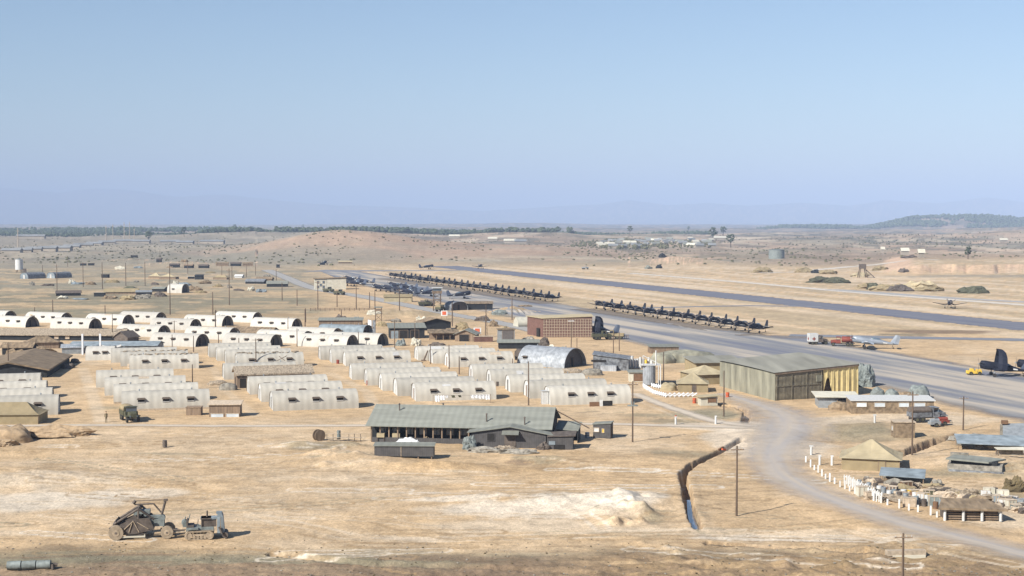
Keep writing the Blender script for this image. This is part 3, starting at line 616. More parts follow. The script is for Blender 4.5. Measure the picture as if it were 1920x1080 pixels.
# galvanised workshop hut with a tarred end
g = hut(1079, 688, -38, 'big galvanised arched workshop with a shingled dark end beside the huts', 'workshop huts', L=13, Wd=8.5, Hh=4.2, shell='galv', anchor='c', endm='galvdark', open_end=True, windows=1, wside=(.15,), p=2.0)
# generic sheds -----------------------------------------------------
def shed(name, label, cat, px, py, th, L, Wd, Hh, rise=.8, roof='gable', wm='greywall', rm='roofgrey', over=.3, wins=(), doors=(), anchor='l', group=None, posts=None, z=None, rt=.12, chim=()):
    th = R(th); ax = Vector((math.cos(th), math.sin(th), 0)); b = W(px, py); o = b if anchor == 'l' else b-ax*L
    o = Vector((o.x, o.y, hz(o.x, o.y)-.03 if z is None else z)); t = thing(name, label, cat, o, th, group)
    m = MB(); e = .02
    if roof == 'gable':
        vs = [(0,0,0),(L,0,0),(L,Wd,0),(0,Wd,0),(0,0,Hh-e),(L,0,Hh-e),(L,Wd,Hh-e),(0,Wd,Hh-e),(0,Wd/2,Hh+rise-e),(L,Wd/2,Hh+rise-e)]
        m.add(vs, [(0,1,5,4),(2,3,7,6),(1,2,6,9,5),(3,0,4,8,7)])
    elif roof == 'gabley':
        vs = [(0,0,0),(L,0,0),(L,Wd,0),(0,Wd,0),(0,0,Hh-e),(L,0,Hh-e),(L,Wd,Hh-e),(0,Wd,Hh-e),(L/2,0,Hh+rise-e),(L/2,Wd,Hh+rise-e)]
        m.add(vs, [(0,1,5,8,4),(2,3,7,9,6),(1,2,6,5),(3,0,4,7)])
    elif roof in ('mono', 'flat', 'monox', 'monof'):
        za, zb, zc, zd = {'mono': (0,0,rise,rise), 'flat': (0,0,0,0), 'monox': (0,rise,rise,0), 'monof': (rise,rise,0,0)}[roof]
        vs = [(0,0,0),(L,0,0),(L,Wd,0),(0,Wd,0),(0,0,Hh+za-e),(L,0,Hh+zb-e),(L,Wd,Hh+zc-e),(0,Wd,Hh+zd-e)]
        m.add(vs, [(0,1,5,4),(1,2,6,5),(2,3,7,6),(3,0,4,7)])
    elif roof in ('hip', 'tent'):
        vs = [(0,0,0),(L,0,0),(L,Wd,0),(0,Wd,0),(0,0,Hh),(L,0,Hh),(L,Wd,Hh),(0,Wd,Hh)]; m.add(vs, [(0,1,5,4),(1,2,6,5),(2,3,7,6),(3,0,4,7)])
    if not posts: m.build('wall', wm, t)
    else:
        back = MB(); back.box(L/2, Wd-.1, 0, L, .15, Hh+(rise if roof == 'mono' else 0)-.05); back.build('back_wall', wm, t)
        for i in range(posts):
            pm = MB(); x = .1+(L-.2)*i/(posts-1); pm.box(x, .1, 0, .16, .16, Hh-.02); pm.build('post', 'wood', t)
    r = MB(); ov = over
    if roof == 'gable':
        s_ = rise/(Wd/2); z0 = Hh-ov*s_
        r.slab([(-ov,-ov,z0+rt),(L+ov,-ov,z0+rt),(L+ov,Wd/2,Hh+rise+rt),(-ov,Wd/2,Hh+rise+rt)], rt); r.slab([(L+ov,Wd+ov,z0+rt),(-ov,Wd+ov,z0+rt),(-ov,Wd/2,Hh+rise+rt),(L+ov,Wd/2,Hh+rise+rt)], rt)
    elif roof == 'gabley':
        s_ = rise/(L/2); z0 = Hh-ov*s_
        r.slab([(-ov,-ov,z0+rt),(L/2,-ov,Hh+rise+rt),(L/2,Wd+ov,Hh+rise+rt),(-ov,Wd+ov,z0+rt)], rt); r.slab([(L/2,-ov,Hh+rise+rt),(L+ov,-ov,z0+rt),(L+ov,Wd+ov,z0+rt),(L/2,Wd+ov,Hh+rise+rt)], rt)
    elif roof in ('mono', 'flat', 'monox', 'monof'):
        r.slab([(-ov,-ov,Hh+za+rt),(L+ov,-ov,Hh+zb+rt),(L+ov,Wd+ov,Hh+zc+rt),(-ov,Wd+ov,Hh+zd+rt)], rt)
    elif roof in ('hip', 'tent'):
        k = .5 if roof == 'tent' else .28; a = (L*(.5-.02) if roof == 'tent' else Wd*.45); n_ = 7; rings = []
        # sagging canvas: rings shrink towards the ridge
        for j in range(n_+1):
            u = j/n_; zz = Hh+rise*(u**1.25)-.0; x0 = -ov+(a+ov)*u; x1 = L+ov-(a+ov)*u; y0 = -ov+(Wd/2-.05+ov)*u; y1 = Wd+ov-(Wd/2-.05+ov)*u
            sg = .12*math.sin(math.pi*u)
            rings.append([(x0,y0,zz),((x0+x1)/2,y0+sg,zz-sg),(x1,y0,zz),(x1-sg,(y0+y1)/2,zz-sg),(x1,y1,zz),((x0+x1)/2,y1-sg,zz-sg),(x0,y1,zz),(x0+sg,(y0+y1)/2,zz-sg)])
        r.loft(rings, smooth=False)
        pk = MB(); 
        for sx in ((0,L) if roof == 'hip' else (L,)): pk.tube((sx, -ov*.5, 0), (sx, -.05, Hh), .05, n=5)
        pk.build('tent_pole', 'wood', t)
    rf = r.build('roof', rm, t)
    if chim:
        for cx, cy, ch in chim:
            c = MB(); zb_ = Hh+rise*(1-abs(cy-Wd/2)/(Wd/2)) if roof == 'gable' else Hh; c.tube((cx,cy,zb_-.1), (cx,cy,zb_+ch), .11, n=8); c.tube((cx,cy,zb_+ch), (cx,cy,zb_+ch+.15), .2, .08, n=8); c.build('stove_pipe', 'iron', rf)
    def opening(side, s_, z_, w_, h_, mt, kind):
        f = MB(); p_ = MB(); d = .06
        def bx(m_, u, zz, ww, hh, dep, out):
            if side == 'f': m_.box(u, -out, zz, ww, dep, hh)
            elif side == 'r': m_.box(L+out, u, zz, dep, ww, hh)
            else: m_.box(-out, u, zz, dep, ww, hh)
        bx(p_, s_, z_, w_, h_, d, .03)
        for q in (-1, 1): bx(f, s_+q*(w_/2+.04), z_-.08, .08, h_+.16, .1, .05)
        bx(f, s_, z_+h_, w_, .08, .1, .05)
        if kind == 'window': bx(f, s_, z_-.08, w_, .08, .14, .07)
        fr = f.build(kind, 'wood' if kind == 'door' else 'palewood', t); p_.build('panel' if kind == 'door' else 'pane', mt, fr)
    for a in wins: opening(*a, 'window')
    for a in doors: opening(*a, 'door')
    return t
def heap(name, label, cat, px, py, rx, ry, h, mt, seed=0, rz=0, n=22, k=7, lump=.35, power=2.6, group=None, zoff=0, pt=None, smooth=None):
    p = pt or W(px, py); p.z = hz(p.x, p.y)+zoff; m = MB(); vs = []; n = 34; k = 11; smooth = (lump < .6) if smooth is None else smooth 
    for j in range(k+1):
        u = j/k
        for i in range(n):
            a = 2*math.pi*i/n; rr = (1-(u**power))**(1/power) if u < 1 else 0; rr = (1-u)**.55 if power < 1 else rr
            cx_, cy_ = rr*math.cos(a), rr*math.sin(a); q = 1+lump*1.2*(float(fbm(cx_*2.2+seed*3.1+u, cy_*2.2+u*2, seed, 4))-.5)
            vs.append((rx*cx_*q, ry*cy_*q, h*u*(1+lump*1.6*(float(fbm(cx_*2.6+9+seed, cy_*2.6, seed+3, 4))-.5)) if 0 < j else -.1))
    m.add(vs, [(j*n+i, j*n+(i+1) % n, (j+1)*n+(i+1) % n, (j+1)*n+i) for j in range(k) for i in range(n)], smooth)
    o = m.build(name, mt, loc=p, rz=rz); return tag(o, label, cat, group)
# --- the long dark mess hall in front --------------------------------
t = thing('mess_hall', 'long black tarpaper mess hall with a grey gable roof and open veranda posts', 'building', W(693,829), R(-8))
L, D = 26.2, 11.0; EZ, RZ = 2.5, 4.75
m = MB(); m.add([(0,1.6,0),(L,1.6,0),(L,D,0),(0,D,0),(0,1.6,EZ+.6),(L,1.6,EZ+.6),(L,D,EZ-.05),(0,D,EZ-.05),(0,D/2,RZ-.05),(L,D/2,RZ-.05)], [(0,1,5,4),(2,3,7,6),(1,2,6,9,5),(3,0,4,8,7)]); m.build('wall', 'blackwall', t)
m = MB(); m.slab([(-.5,-.5,EZ),(L+.5,-.5,EZ),(L+.35,D/2,RZ+.12),(-.35,D/2,RZ+.12)], .12); m.slab([(L+.5,D+.5,EZ),(-.5,D+.5,EZ),(-.35,D/2,RZ+.12),(L+.35,D/2,RZ+.12)], .12)
rf = m.build('roof', 'roofgrey', t)
for cx, cy, chh in ((3.6,3.8,1.0),(17.0,1.2,1.1),(22.6,.6,1.0),(9.5,7.2,.7)):
    c = MB(); zz = EZ+(RZ-EZ)*(min(cy, D-cy)+.5)/(D/2+.5); c.tube((cx,cy,zz-.2),(cx,cy,zz+chh),.10,n=8); c.tube((cx,cy,zz+chh),(cx,cy,zz+chh+.16),.2,.06,n=8); c.build('stove_pipe', 'iron', rf)
m = MB(); m.box(L/2-2, .12, 0, L-4.5, .16, .75); m.build('parapet', 'greywall', t)
for i in range(15):
    m = MB(); x = .25+i*1.30; m.box(x, .12, .76 if i else 0, .17, .17, EZ-.95 if i else EZ-.2); m.build('post', 'wood', t)
for i in range(9):
    m = MB(); m.box(1.6+i*2.0, 1.55, 1.05, 1.1, .08, .9); f = m.build('window', 'wood', t); m = MB(); m.box(1.6+i*2.0, 1.49, 1.12, .95, .06, .76); m.build('pane', 'glass', f)
m = MB(); m.tube((L+.1, D/2, RZ-.2), (L+5.4, D/2-1.5, 2.1), .10, .09, 5); m.build('brace_beam', 'polewood', t)
m = MB(); m.slab([(L+.55,3.4,2.0),(L+3.9,2.8,1.9),(L+4.1,6.8,2.6),(L+.55,7.2,2.75)], .1); m.build('lean_to_roof', 'roofgrey', t)
m = MB(); m.box(L+2.0,6.8,0,3.2,.15,2.3); m.box(L+3.8,4.9,0,.12,3.8,1.9); m.build('lean_to_wall', 'blackwall', t)
# kitchen wing
t = thing('kitchen_wing', 'low grey kitchen wing with a wide shallow gable, square window and awning', 'building', W(884,839), R(-6))
L2, D2 = 10.6, 3.2
m = MB(); m.add([(0,0,0),(L2,0,0),(L2,D2,0),(0,D2,0),(0,0,2.15),(L2,0,1.95),(L2,D2,1.95),(0,D2,2.15),(L2*.52,0,2.95),(L2*.52,D2,2.95)], [(0,1,5,8,4),(2,3,7,9,6),(1,2,6,5),(3,0,4,7)]); m.build('wall', 'greywall', t)
m = MB(); m.slab([(-.6,-.35,2.22),(L2*.52,-.35,3.12),(L2*.52,D2-.3,3.12),(-.6,D2-.3,2.22)], .12); m.slab([(L2*.52,-.35,3.12),(L2+1.1,-.35,1.98),(L2+1.1,D2-.3,1.98),(L2*.52,D2-.3,3.12)], .12); m.build('roof', 'roofgrey', t)
m = MB(); m.box(2.75,-.04,.95,1.15,.1,1.2); f = m.build('window', 'greywall', t); m = MB(); m.box(2.75,-.1,1.05,.95,.05,1.0); m.build('pane', 'dark', f)
m = MB(); m.box(5.5,-.05,0,1.6,.08,1.9); d = m.build('door', 'iron', t); m = MB(); m.slab([(4.4,-1.1,2.1),(6.8,-1.1,2.1),(6.8,0,2.5),(4.4,0,2.5)], .08); m.build('awning', 'roofgrey', d)
m = MB(); m.box(L2+2.0,.6,0,3.6,2.6,1.75); m.build('boiler_room', 'greywall', t); m = MB(); m.slab([(L2+.2,-.9,1.9),(L2+4.2,-.9,2.05),(L2+4.2,2.3,2.3),(L2+.2,2.3,2.1)], .1); m.build('boiler_room_roof', 'iron', t)
m = MB(); m.box(L2+.9,-.74,.7,.9,.08,.5); m.build('window', 'bluegrey', t); m = MB(); m.box(L2+1.9,-.74,0,1.5,.08,.7); m.build('hatch', 'dark', t)
# --- sheds in the foreground ----------------------------------------
t = thing('store_hut', 'long grey boarded store hut raised on stilts below the mess hall', 'shed', W(702,861), R(-1.5))
m = MB(); m.box(4.0,.9,.4,8.0,1.8,1.35); m.build('wall', 'greywall', t); m = MB(); m.slab([(-.15,-.15,1.85),(8.15,-.15,1.85),(8.15,1.95,2.05),(-.15,1.95,2.05)], .08); m.build('roof', 'roofgrey', t)
for x in (.3,1.9,3.6,5.9,7.7):
    for y in (.15,1.65): m = MB(); m.box(x,y,0,.14,.14,.42); m.build('stilt', 'wood', t)
m = MB(); m.box(3.6,-.03,.42,.08,.05,1.3); m.build('door_edge', 'palewood', t)
shed('guard_shed', 'small dark shed with white papers on its wall beside a utility pole', 'shed', 1112, 822, -14, 2.6, 2.2, 2.0, .25, 'monox', 'greywall', 'roofgrey', .12, wins=[('f',.5,1.0,.7,.5,'white'),('f',1.5,.9,.25,.5,'yellow')], doors=[('r',.8,0,.9,1.7,'dark')])
shed('latrine_shed', 'brown shed with a striped slat roof and pale lower wall by the camp road', 'shed', 392, 782, 3, 5.0, 2.6, 2.0, .35, 'mono', 'wood', 'palewood', .25, wins=[('f',1.3,.0,2.0,.55,'paleglass'),('f',3.8,0,2.0,.55,'paleglass')])
shed('small_shed', 'small brown windowless shed at the corner of the front hut', 'shed', 349, 779, 2, 2.4, 1.8, 1.3, .1, 'flat', 'wood', 'wood', .08)
shed('ridge_tent', 'olive brown ridge tent at the left edge by the camp road', 'tent', -55, 796, 3, 10.5, 5.5, 1.5, 1.7, 'hip', 'canvas', 'canvas', .25)
# --- camouflage roofed building in the huts -------------------------
shed('camouflaged_building', 'brown building with a rubble-covered roof behind the three-hut block', 'building', 444, 728, 16, 14.5, 6.0, 2.6, 1.1, 'gable', 'wood', 'tile', .4, doors=[('l',2.2,0,1.4,2.0,'dark'),('f',1.2,0,1.2,1.9,'dark')], rt=.3)
# --- left thatched compound -----------------------------------------
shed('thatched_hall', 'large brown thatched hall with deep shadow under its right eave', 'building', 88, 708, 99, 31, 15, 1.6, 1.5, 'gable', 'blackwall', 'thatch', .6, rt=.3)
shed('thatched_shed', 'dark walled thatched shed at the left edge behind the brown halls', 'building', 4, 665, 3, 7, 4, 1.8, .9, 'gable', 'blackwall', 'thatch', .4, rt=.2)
shed('thatched_house', 'small brown house behind the dark walled shed at the far left', 'building', 48, 655, 20, 8, 5.5, 1.6, 1.4, 'hip', 'wood', 'thatch', .4)
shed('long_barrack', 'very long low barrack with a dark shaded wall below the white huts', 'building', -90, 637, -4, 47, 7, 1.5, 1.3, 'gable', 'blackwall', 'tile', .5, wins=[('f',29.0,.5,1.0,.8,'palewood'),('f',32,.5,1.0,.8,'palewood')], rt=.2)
shed('dark_tent', 'dark brown ridge tent at the end of the long barrack', 'tent', 214, 641, -25, 4.5, 4.5, 1.4, 1.4, 'gabley', 'iron', 'iron', .35)
shed('camouflaged_tent', 'camouflaged low shed with a dark rounded front among the white huts', 'tent', 412, 630, -22, 16, 6, 1.2, 1.4, 'gable', 'blackwall', 'thatch', .4)
shed('slate_building', 'wide low building with a blue-grey slab roof behind the arch gate', 'building', 130, 663, 2, 21, 8, 1.9, .7, 'gable', 'galvdark', 'bluegrey', .3)
shed('tin_shed', 'low pale tin-roofed shed at the top left corner of the thatched compound', 'shed', 116, 664, 14, 5, 4, 1.6, .6, 'gable', 'metalgrey', 'galv', .3)
for i, (px, py, rx, h, l) in enumerate([(30,668,3.2,1.4,'ragged brown thatch heap at the left behind the low hall'),(70,660,3.6,1.3,'ragged brown thatch heap in the middle behind the low hall'),(105,652,2.8,1.2,'ragged brown thatch heap nearest the gate posts'),(128,690,1.2,.9,'small dark scrap heap on the dirt at the right of the low hall'),(140,680,1.0,.8,'small grey scrap heap farther along the right of the low hall')]):
    heap('thatch_heap', l, 'heap', px, py, rx, 1.6, h, 'thatch' if i < 3 else 'iron', 260+i, lump=1.0)
# arch gate with white posts
t = thing('gate_arch', 'white sign arch with a red patch on two tall white posts', 'gate', W(155,665), R(3))
for x in (0, 4.2): m = MB(); m.box(x, 0, 0, .4, .4, 5.0); m.build('post', 'whitecloth', t)
m = MB(); vs = []
for i in range(9): x = 4.2+i*.62; z_ = 2.0-.5*math.sin(math.pi*i/8); vs += [(x,0,z_),(x,0,z_+.45)]
m.add(vs+[(v[0],.1,v[2]) for v in vs], [(2*i,2*i+2,2*i+3,2*i+1) for i in range(8)]+[(18+2*i+1,18+2*i+3,18+2*i+2,18+2*i) for i in range(8)]+[(2*i+1,2*i+3,18+2*i+3,18+2*i+1) for i in range(8)]); m.build('arch_board', 'white', t)
m = MB(); m.box(6.7,-.05,1.52,1.2,.08,.35); m.build('red_patch', 'red', t)
# --- blue-grey sheds and the slope behind -----------------------------
hut(690, 633, -20, 'blue-grey arched workshop with a tall white door flap', 'workshop huts', L=14, Wd=6.5, Hh=3.5, shell='bluegrey', anchor='c', endm='galvdark', open_end=True, windows=2)
t = thing('door_flap', 'tall white canvas flap standing open beside the blue-grey workshop', 'canvas flap', W(690,629), R(-20)); m = MB(); m.slab([(0,0,4.4),(1.0,.1,4.2),(1.0,.35,4.2),(0,.25,4.4)], 4.3); m.build('panel', 'whitecloth', t); m = MB(); m.box(1.7,.4,0,.9,.2,4.3); m.build('dark_side', 'galvdark', t)
shed('flat_store', 'long flat grey-roofed store behind the blue-grey workshop', 'shed', 598, 612, 3, 13, 5, 1.8, .5, 'mono', 'wood', 'roofgrey', .4)
t = thing('wooden_tower', 'small square timber watch tower above the green-roofed workshop', 'tower', W(704,602), R(5))
for x in (0, 1.9):
    for y in (0, 1.9): m = MB(); m.tube((x,y,0),(x,y,4.2),.12,n=5); m.build('leg', 'polewood', t)
m = MB(); m.tube((0,0,.3),(1.9,0,2),.07,n=4); m.tube((1.9,0,.3),(0,0,2),.07,n=4); m.tube((0,0,2.1),(1.9,0,3.2),.07,n=4); m.build('brace', 'polewood', t)
m = MB(); m.box(.95,.95,3.2,2.3,2.3,.5); m.build('platform', 'wood', t); m = MB(); m.slab([(-.4,-.4,4.4),(2.3,-.4,4.4),(2.3,2.3,4.55),(-.4,2.3,4.55)], .12); m.build('roof', 'roofgrey', t)
shed('green_roofed_workshop', 'open-fronted dark workshop with a sagging green-grey roof', 'building', 731, 635, 8, 9.5, 7, 2.9, .8, 'mono', 'blackwall', 'roofgrey', .5, doors=[('f',3.8,0,2.2,2.3,'dark'),('f',1.3,0,2.0,2.2,'bluegrey'),('f',6.8,0,2.2,2.3,'dark')])
shed('dug_in_shed', 'low dark shed dug into the bank behind the green-roofed workshop', 'shed', 790, 620, 18, 9, 6, 2.4, 1.1, 'gabley', 'blackwall', 'thatch', .6)
shed('mess_shed', 'brown gabled shed with a dark open front and people-height white objects', 'shed', 853, 640, -8, 5.5, 6, 2.0, 1.1, 'gabley', 'wood', 'roofgrey', .5, doors=[('f',2.5,0,2.6,1.9,'dark')])
shed('lean_to', 'long low lean-to between the workshop and the gabled shed', 'shed', 805, 638, 4, 7.5, 4, 1.9, .7, 'mono', 'wood', 'thatch', .5, posts=5)
shed('supply_shed', 'brown slatted supply pen beside the lattice mast', 'shed', 889, 641, 2, 5, 2.2, 1.4, .1, 'flat', 'brick', 'palewood', .1)
shed('switch_house', 'tall dark square hut with a flat overhanging roof in the camp', 'shed', 934, 642, 4, 4.4, 3.6, 3.4, .1, 'flat', 'metalgrey', 'thatch', .3, doors=[('f',2.6,.2,2.9,2.9,'endgrey')])
shed('low_grey_store', 'low dark grey roofed store in front of the tall square hut', 'shed', 935, 654, 2, 10, 5, 1.6, .5, 'gable', 'blackwall', 'roofgrey', .4)
t = thing('lattice_mast', 'lattice mast rising behind the slatted supply pen', 'mast', W(911,632), 0)
for i in range(3): a = i*2.094; m = MB(); m.tube((.5*math.cos(a),.5*math.sin(a),0),(.06*math.cos(a),.06*math.sin(a),9.0),.08,.05,n=4); m.build('leg', 'polewood', t)
m = MB()
for k in range(9): r_ = .5-.05*k; m.tube((r_,0,k),(-r_*.5,r_*.85,k+1),.04,n=4); m.tube((-r_*.5,r_*.85,k),(-r_*.5,-r_*.85,k+1),.04,n=4)
m.build('bracing', 'polewood', t)
def board(px, py, label, s=2.1):
    t = thing('marker_board', label, 'sign board', W(px,py), R(-5), 'orange boards on white backs')
    m = MB(); m.box(0,0,1.2,s,.1,s*.8); m.build('back_panel', 'white', t); m = MB(); m.box(0,-.08,1.2+s*.14,s*.62,.05,s*.55); m.build('orange_panel', 'orange', t)
    for x in (-s*.4, s*.4): m = MB(); m.box(x,.06,0,.12,.1,1.3); m.build('leg', 'wood', t)
board(833,599,'orange square board on white backing beside the base road'); board(895,634,'orange square board on white backing beside the gabled brown shed')
shed('netted_shed', 'dark arched shelter joined to a long low shed by the apron', 'shed', 872, 581, 2, 10, 6, 2.2, .5, 'mono', 'blackwall', 'thatch', .3)
hut(862, 582, -60, 'small dark arched shelter at the left end of the apron shed', 'workshop huts', L=6, Wd=7, Hh=3.2, shell='galvdark', anchor='c', endm='dark', open_end=True, windows=0)
shed('pale_store', 'pale low store with a khaki roof near the parked aircraft', 'shed', 720, 566, 0, 11, 5, 2.0, .9, 'gable', 'canvas2', 'canvas', .3)
shed('dark_roof_shed', 'dark low roofed shelter on the ground behind the base road', 'shed', 790, 574, 5, 5, 4, 1.3, .7, 'gable', 'blackwall', 'iron', .3)
# control building and tower
t = thing('operations_block', 'pale concrete two storey block with a flat dark roof by the apron', 'building', W(613,543), R(10))
m = MB(); m.add([(0,0,0),(9,0,0),(9,6,0),(0,6,0),(0,0,4.9),(9,0,5.2),(9,6,5.2),(0,6,4.9)], [(0,1,5,4),(1,2,6,5),(2,3,7,6),(3,0,4,7),(4,5,6,7)]); m.box(-2.9,3.0,0,5.6,5.8,4.8); m.build('wall', 'conc', t)
m = MB(); m.slab([(-6.2,-.4,5.35),(9.3,-.4,5.65),(9.3,6.4,5.65),(-6.2,6.4,5.35)], .25); m.build('roof', 'thatch', t)
for x, z_ in ((-4.2,2.9),(-1.6,2.9),(-4.2,.7),(-1.6,.7),(-2.9,1.6)): m = MB(); m.box(x,.05,z_,1.1,.12,1.3); f = m.build('window', 'palewood', t); m = MB(); m.box(x,-.03,z_+.12,.85,.06,1.05); m.build('pane', 'glass', f)
t = thing('control_tower', 'timber control tower on stilts with a white flat roof beside the apron', 'tower', W(813,583), R(5))
for x in (0, 2.6):
    for y in (0, 2.6): m = MB(); m.tube((x,y,0),(x*.92+.1,y*.92+.1,6.8),.15,n=5); m.build('leg', 'polewood', t)
m = MB()
for k in range(3): m.tube((0,0,k*2.1+.2),(2.6,0,k*2.1+2.1),.08,n=4); m.tube((2.6,0,k*2.1+.2),(0,0,k*2.1+2.1),.08,n=4); m.tube((0,0,k*2.1),(0,2.6,k*2.1+2.1),.08,n=4)
m.build('bracing', 'polewood', t)
m = MB(); m.box(1.3,1.3,6.2,3.4,3.4,1.0); m.box(1.3,1.3,4.0,3.2,3.2,.15); m.build('cabin', 'wood', t); m = MB(); m.box(1.3,1.3,7.22,3.0,3.0,.9); m.build('glazing', 'glass', t); m = MB(); m.slab([(-.6,-.6,8.35),(3.2,-.6,8.35),(3.2,3.2,8.35),(-.6,3.2,8.35)], .22); m.build('roof', 'white', t)
# lattice walled building
t = thing('lattice_building', 'brown square-gridded building with a sandy flat roof beside a folded-wing aircraft', 'building', W(1018,632.5), R(0))
m = MB(); LW = 13.6; m.add([(0,0,0),(LW,0,0),(LW,10,0),(-4.2,10,0),(0,0,5.15),(LW,0,5.65),(LW,10,5.6),(-4.2,10,5.1)], [(0,1,5,4),(1,2,6,5),(2,3,7,6),(3,0,4,7)]); m.build('wall', 'brick', t)
m = MB()
for i in range(19): m.box(.3+i*.72,-.07,.1,.13,.12,5.0)
for k in range(7): m.box(LW/2,-.05,.3+k*.78,LW-.1,.08,.13)
m.build('lattice', 'palewood', t)
m = MB()
for i in range(7): m.box(-.35-i*.55,1.0+i*1.35,.1,.12,.12,4.9)
m.build('side_battens', 'wood', t)
m = MB(); m.slab([(-.3,-.3,5.4),(LW+.3,-.3,5.95),(LW+.3,10.3,5.9),(-4.7,10.3,5.35)], .2); m.build('roof', 'canvas2', t)
m = MB(); m.box(-1.3,2.2,0,.3,1.6,2.4,rz=.4); m.build('door', 'dark', t)
t = thing('field_tent', 'pale canvas tent behind the lattice-walled building', 'tent', W(967,612), R(20)); m = MB(); rings = []
for i in range(7): u = i/6; rings.append([(u*6,-2.4+0*u,0),(u*6,-1.7,1.7),(u*6,0,2.9),(u*6,1.7,1.7),(u*6,2.4,0)])
m.loft(rings, smooth=True); m.build('canvas', 'conc', t); m = MB(); m.box(6.05,0,0,.08,1.6,2.0); m.build('doorway', 'dark', t)
# --- big cloth hangar -------------------------------------------------
A = W(1453,751.5); Bp = W(1609,741); Cp = W(1350,724); ex = (Bp-A); ey = (Cp-A); t = thing('cloth_hangar', 'large hangar of grey-green cloth with a burlap front and yellow curtain', 'hangar', A, 0)
def hp(u, v, z_): q = ex*u+ey*v; return (q.x, q.y, z_)
hl, hr = 5.0, 5.75
def top(u): return hl+(hr-hl)*u
m = MB(); n_ = 26; vs = []
for i in range(n_+1): v = i/n_; o = .05*math.sin(i*2.1)+.05*math.sin(i*.9); p0 = hp(0, v, 0); vs += [(p0[0]+o, p0[1], 0), (p0[0]+o*.3, p0[1], hl-.05)]
m.add(vs, [(2*i, 2*i+1, 2*i+3, 2*i+2) for i in range(n_)], True); m.add([hp(0,0,0),hp(0,1,0),hp(0,1,hl-.1),hp(0,0,hl-.1)], [(0,1,2,3)]); m.build('side_wall', 'hangar', t)
m = MB(); m.add([hp(1,0,0),hp(1,1,0),hp(1,1,hr-.1),hp(1,0,hr-.1)], [(0,1,2,3)]); m.add([hp(0,1,0),hp(1,1,0),hp(1,1,hr-.1),hp(0,1,hl-.1)], [(0,1,2,3)]); m.build('back_wall', 'hangar', t)
m = MB(); vs = []; n_ = 30; U = .56
for i in range(n_+1): u = U*i/n_; p0 = hp(u, 0, 0); o = -.03*abs(math.sin(i*1.3)); vs += [(p0[0], p0[1]+o, 0), (p0[0], p0[1]+o*1.5, top(u)*.52), (p0[0], p0[1]+o*.4, top(u)-.15)]
m.add(vs, [(3*i, 3*i+3, 3*i+4, 3*i+1) for i in range(n_)]+[(3*i+1, 3*i+4, 3*i+5, 3*i+2) for i in range(n_)]); m.build('front_wall', 'hangarfront', t)
m = MB(); th_ = math.atan2(ex.y, ex.x)
for i in range(4): q = hp(.02+.53*i/3, 0, 0); m.box(q[0], q[1]-.1, 0, .1, .08, top(.5*i/3)-.5)
q = hp(.28, 0, 0); m.box(q[0], q[1]-.12, 2.5, ex.length*.55, .05, .12, rz=th_); m.build('front_frame', 'hangarfront', t)
m = MB(); q = hp(.52,0,0); m.box(q[0], q[1]-.12, 3.0, 1.3, .12, 1.1, rz=th_); m.build('window', 'hangar', t)
m = MB(); m.add([hp(U,.06,0),hp(1,.06,0),hp(1,.06,hr-.2),hp(U,.06,hr-.4)], [(0,1,2,3)]); m.build('doorway', 'thatch', t)
m = MB(); vs = []; n_ = 44
for i in range(n_+1):
    u = U+.01+(1-U-.01)*i/n_; f_ = i/n_; o = .10*math.sin(i*.95)+.10*math.sin(i*2.3)+.05*math.sin(i*3.7); gap = 3.6*max(0, math.sin(math.pi*min(1, f_/.26)))*(f_ < .26); p0 = hp(u, 0, 0); zt = top(u)-.35
    vs += [(p0[0]+.0, p0[1]+o*.9, .05+gap), (p0[0], p0[1]+o, max(zt*.5, .05+gap+.05)), (p0[0], p0[1]+o*.4, zt)]
m.add(vs, [(3*i, 3*i+3, 3*i+4, 3*i+1) for i in range(n_)]+[(3*i+1, 3*i+4, 3*i+5, 3*i+2) for i in range(n_)], True); m.build('curtain', 'curtain', t)
m = MB(); vs = [hp(-.005,-.003,hl-.35),hp(1.005,-.003,hr-.35),hp(1.005,-.003,hr+.0),hp(-.005,-.003,hl+.0)]; m.add(vs+[(a[0],a[1]-.15,a[2]) for a in vs], [(4,5,6,7),(3,2,6,7),(0,1,5,4),(0,3,7,4),(1,2,6,5)]); m.build('fascia', 'wood', t)
m = MB(); nu, nv = 14, 10; vs = [hp(-.02+1.04*i/nu, -.012+1.03*j/nv, top(i/nu)+.05+.16*math.sin(math.pi*i/nu)*abs(math.sin(j*math.pi/2.5))*.6+.12*math.sin(math.pi*min(1,max(0,j/nv)))) for i in range(nu+1) for j in range(nv+1)]
m.add(vs, [(i*(nv+1)+j, (i+1)*(nv+1)+j, (i+1)*(nv+1)+j+1, i*(nv+1)+j+1) for i in range(nu) for j in range(nv)]); m.build('roof', 'hangarroof', t)
shed('hangar_annex', 'low grey-green roofed annex behind the hangar by the apron', 'building', 1305, 706, 10, 10, 8, 2.8, .6, 'mono', 'canvas', 'hangarroof', .5)
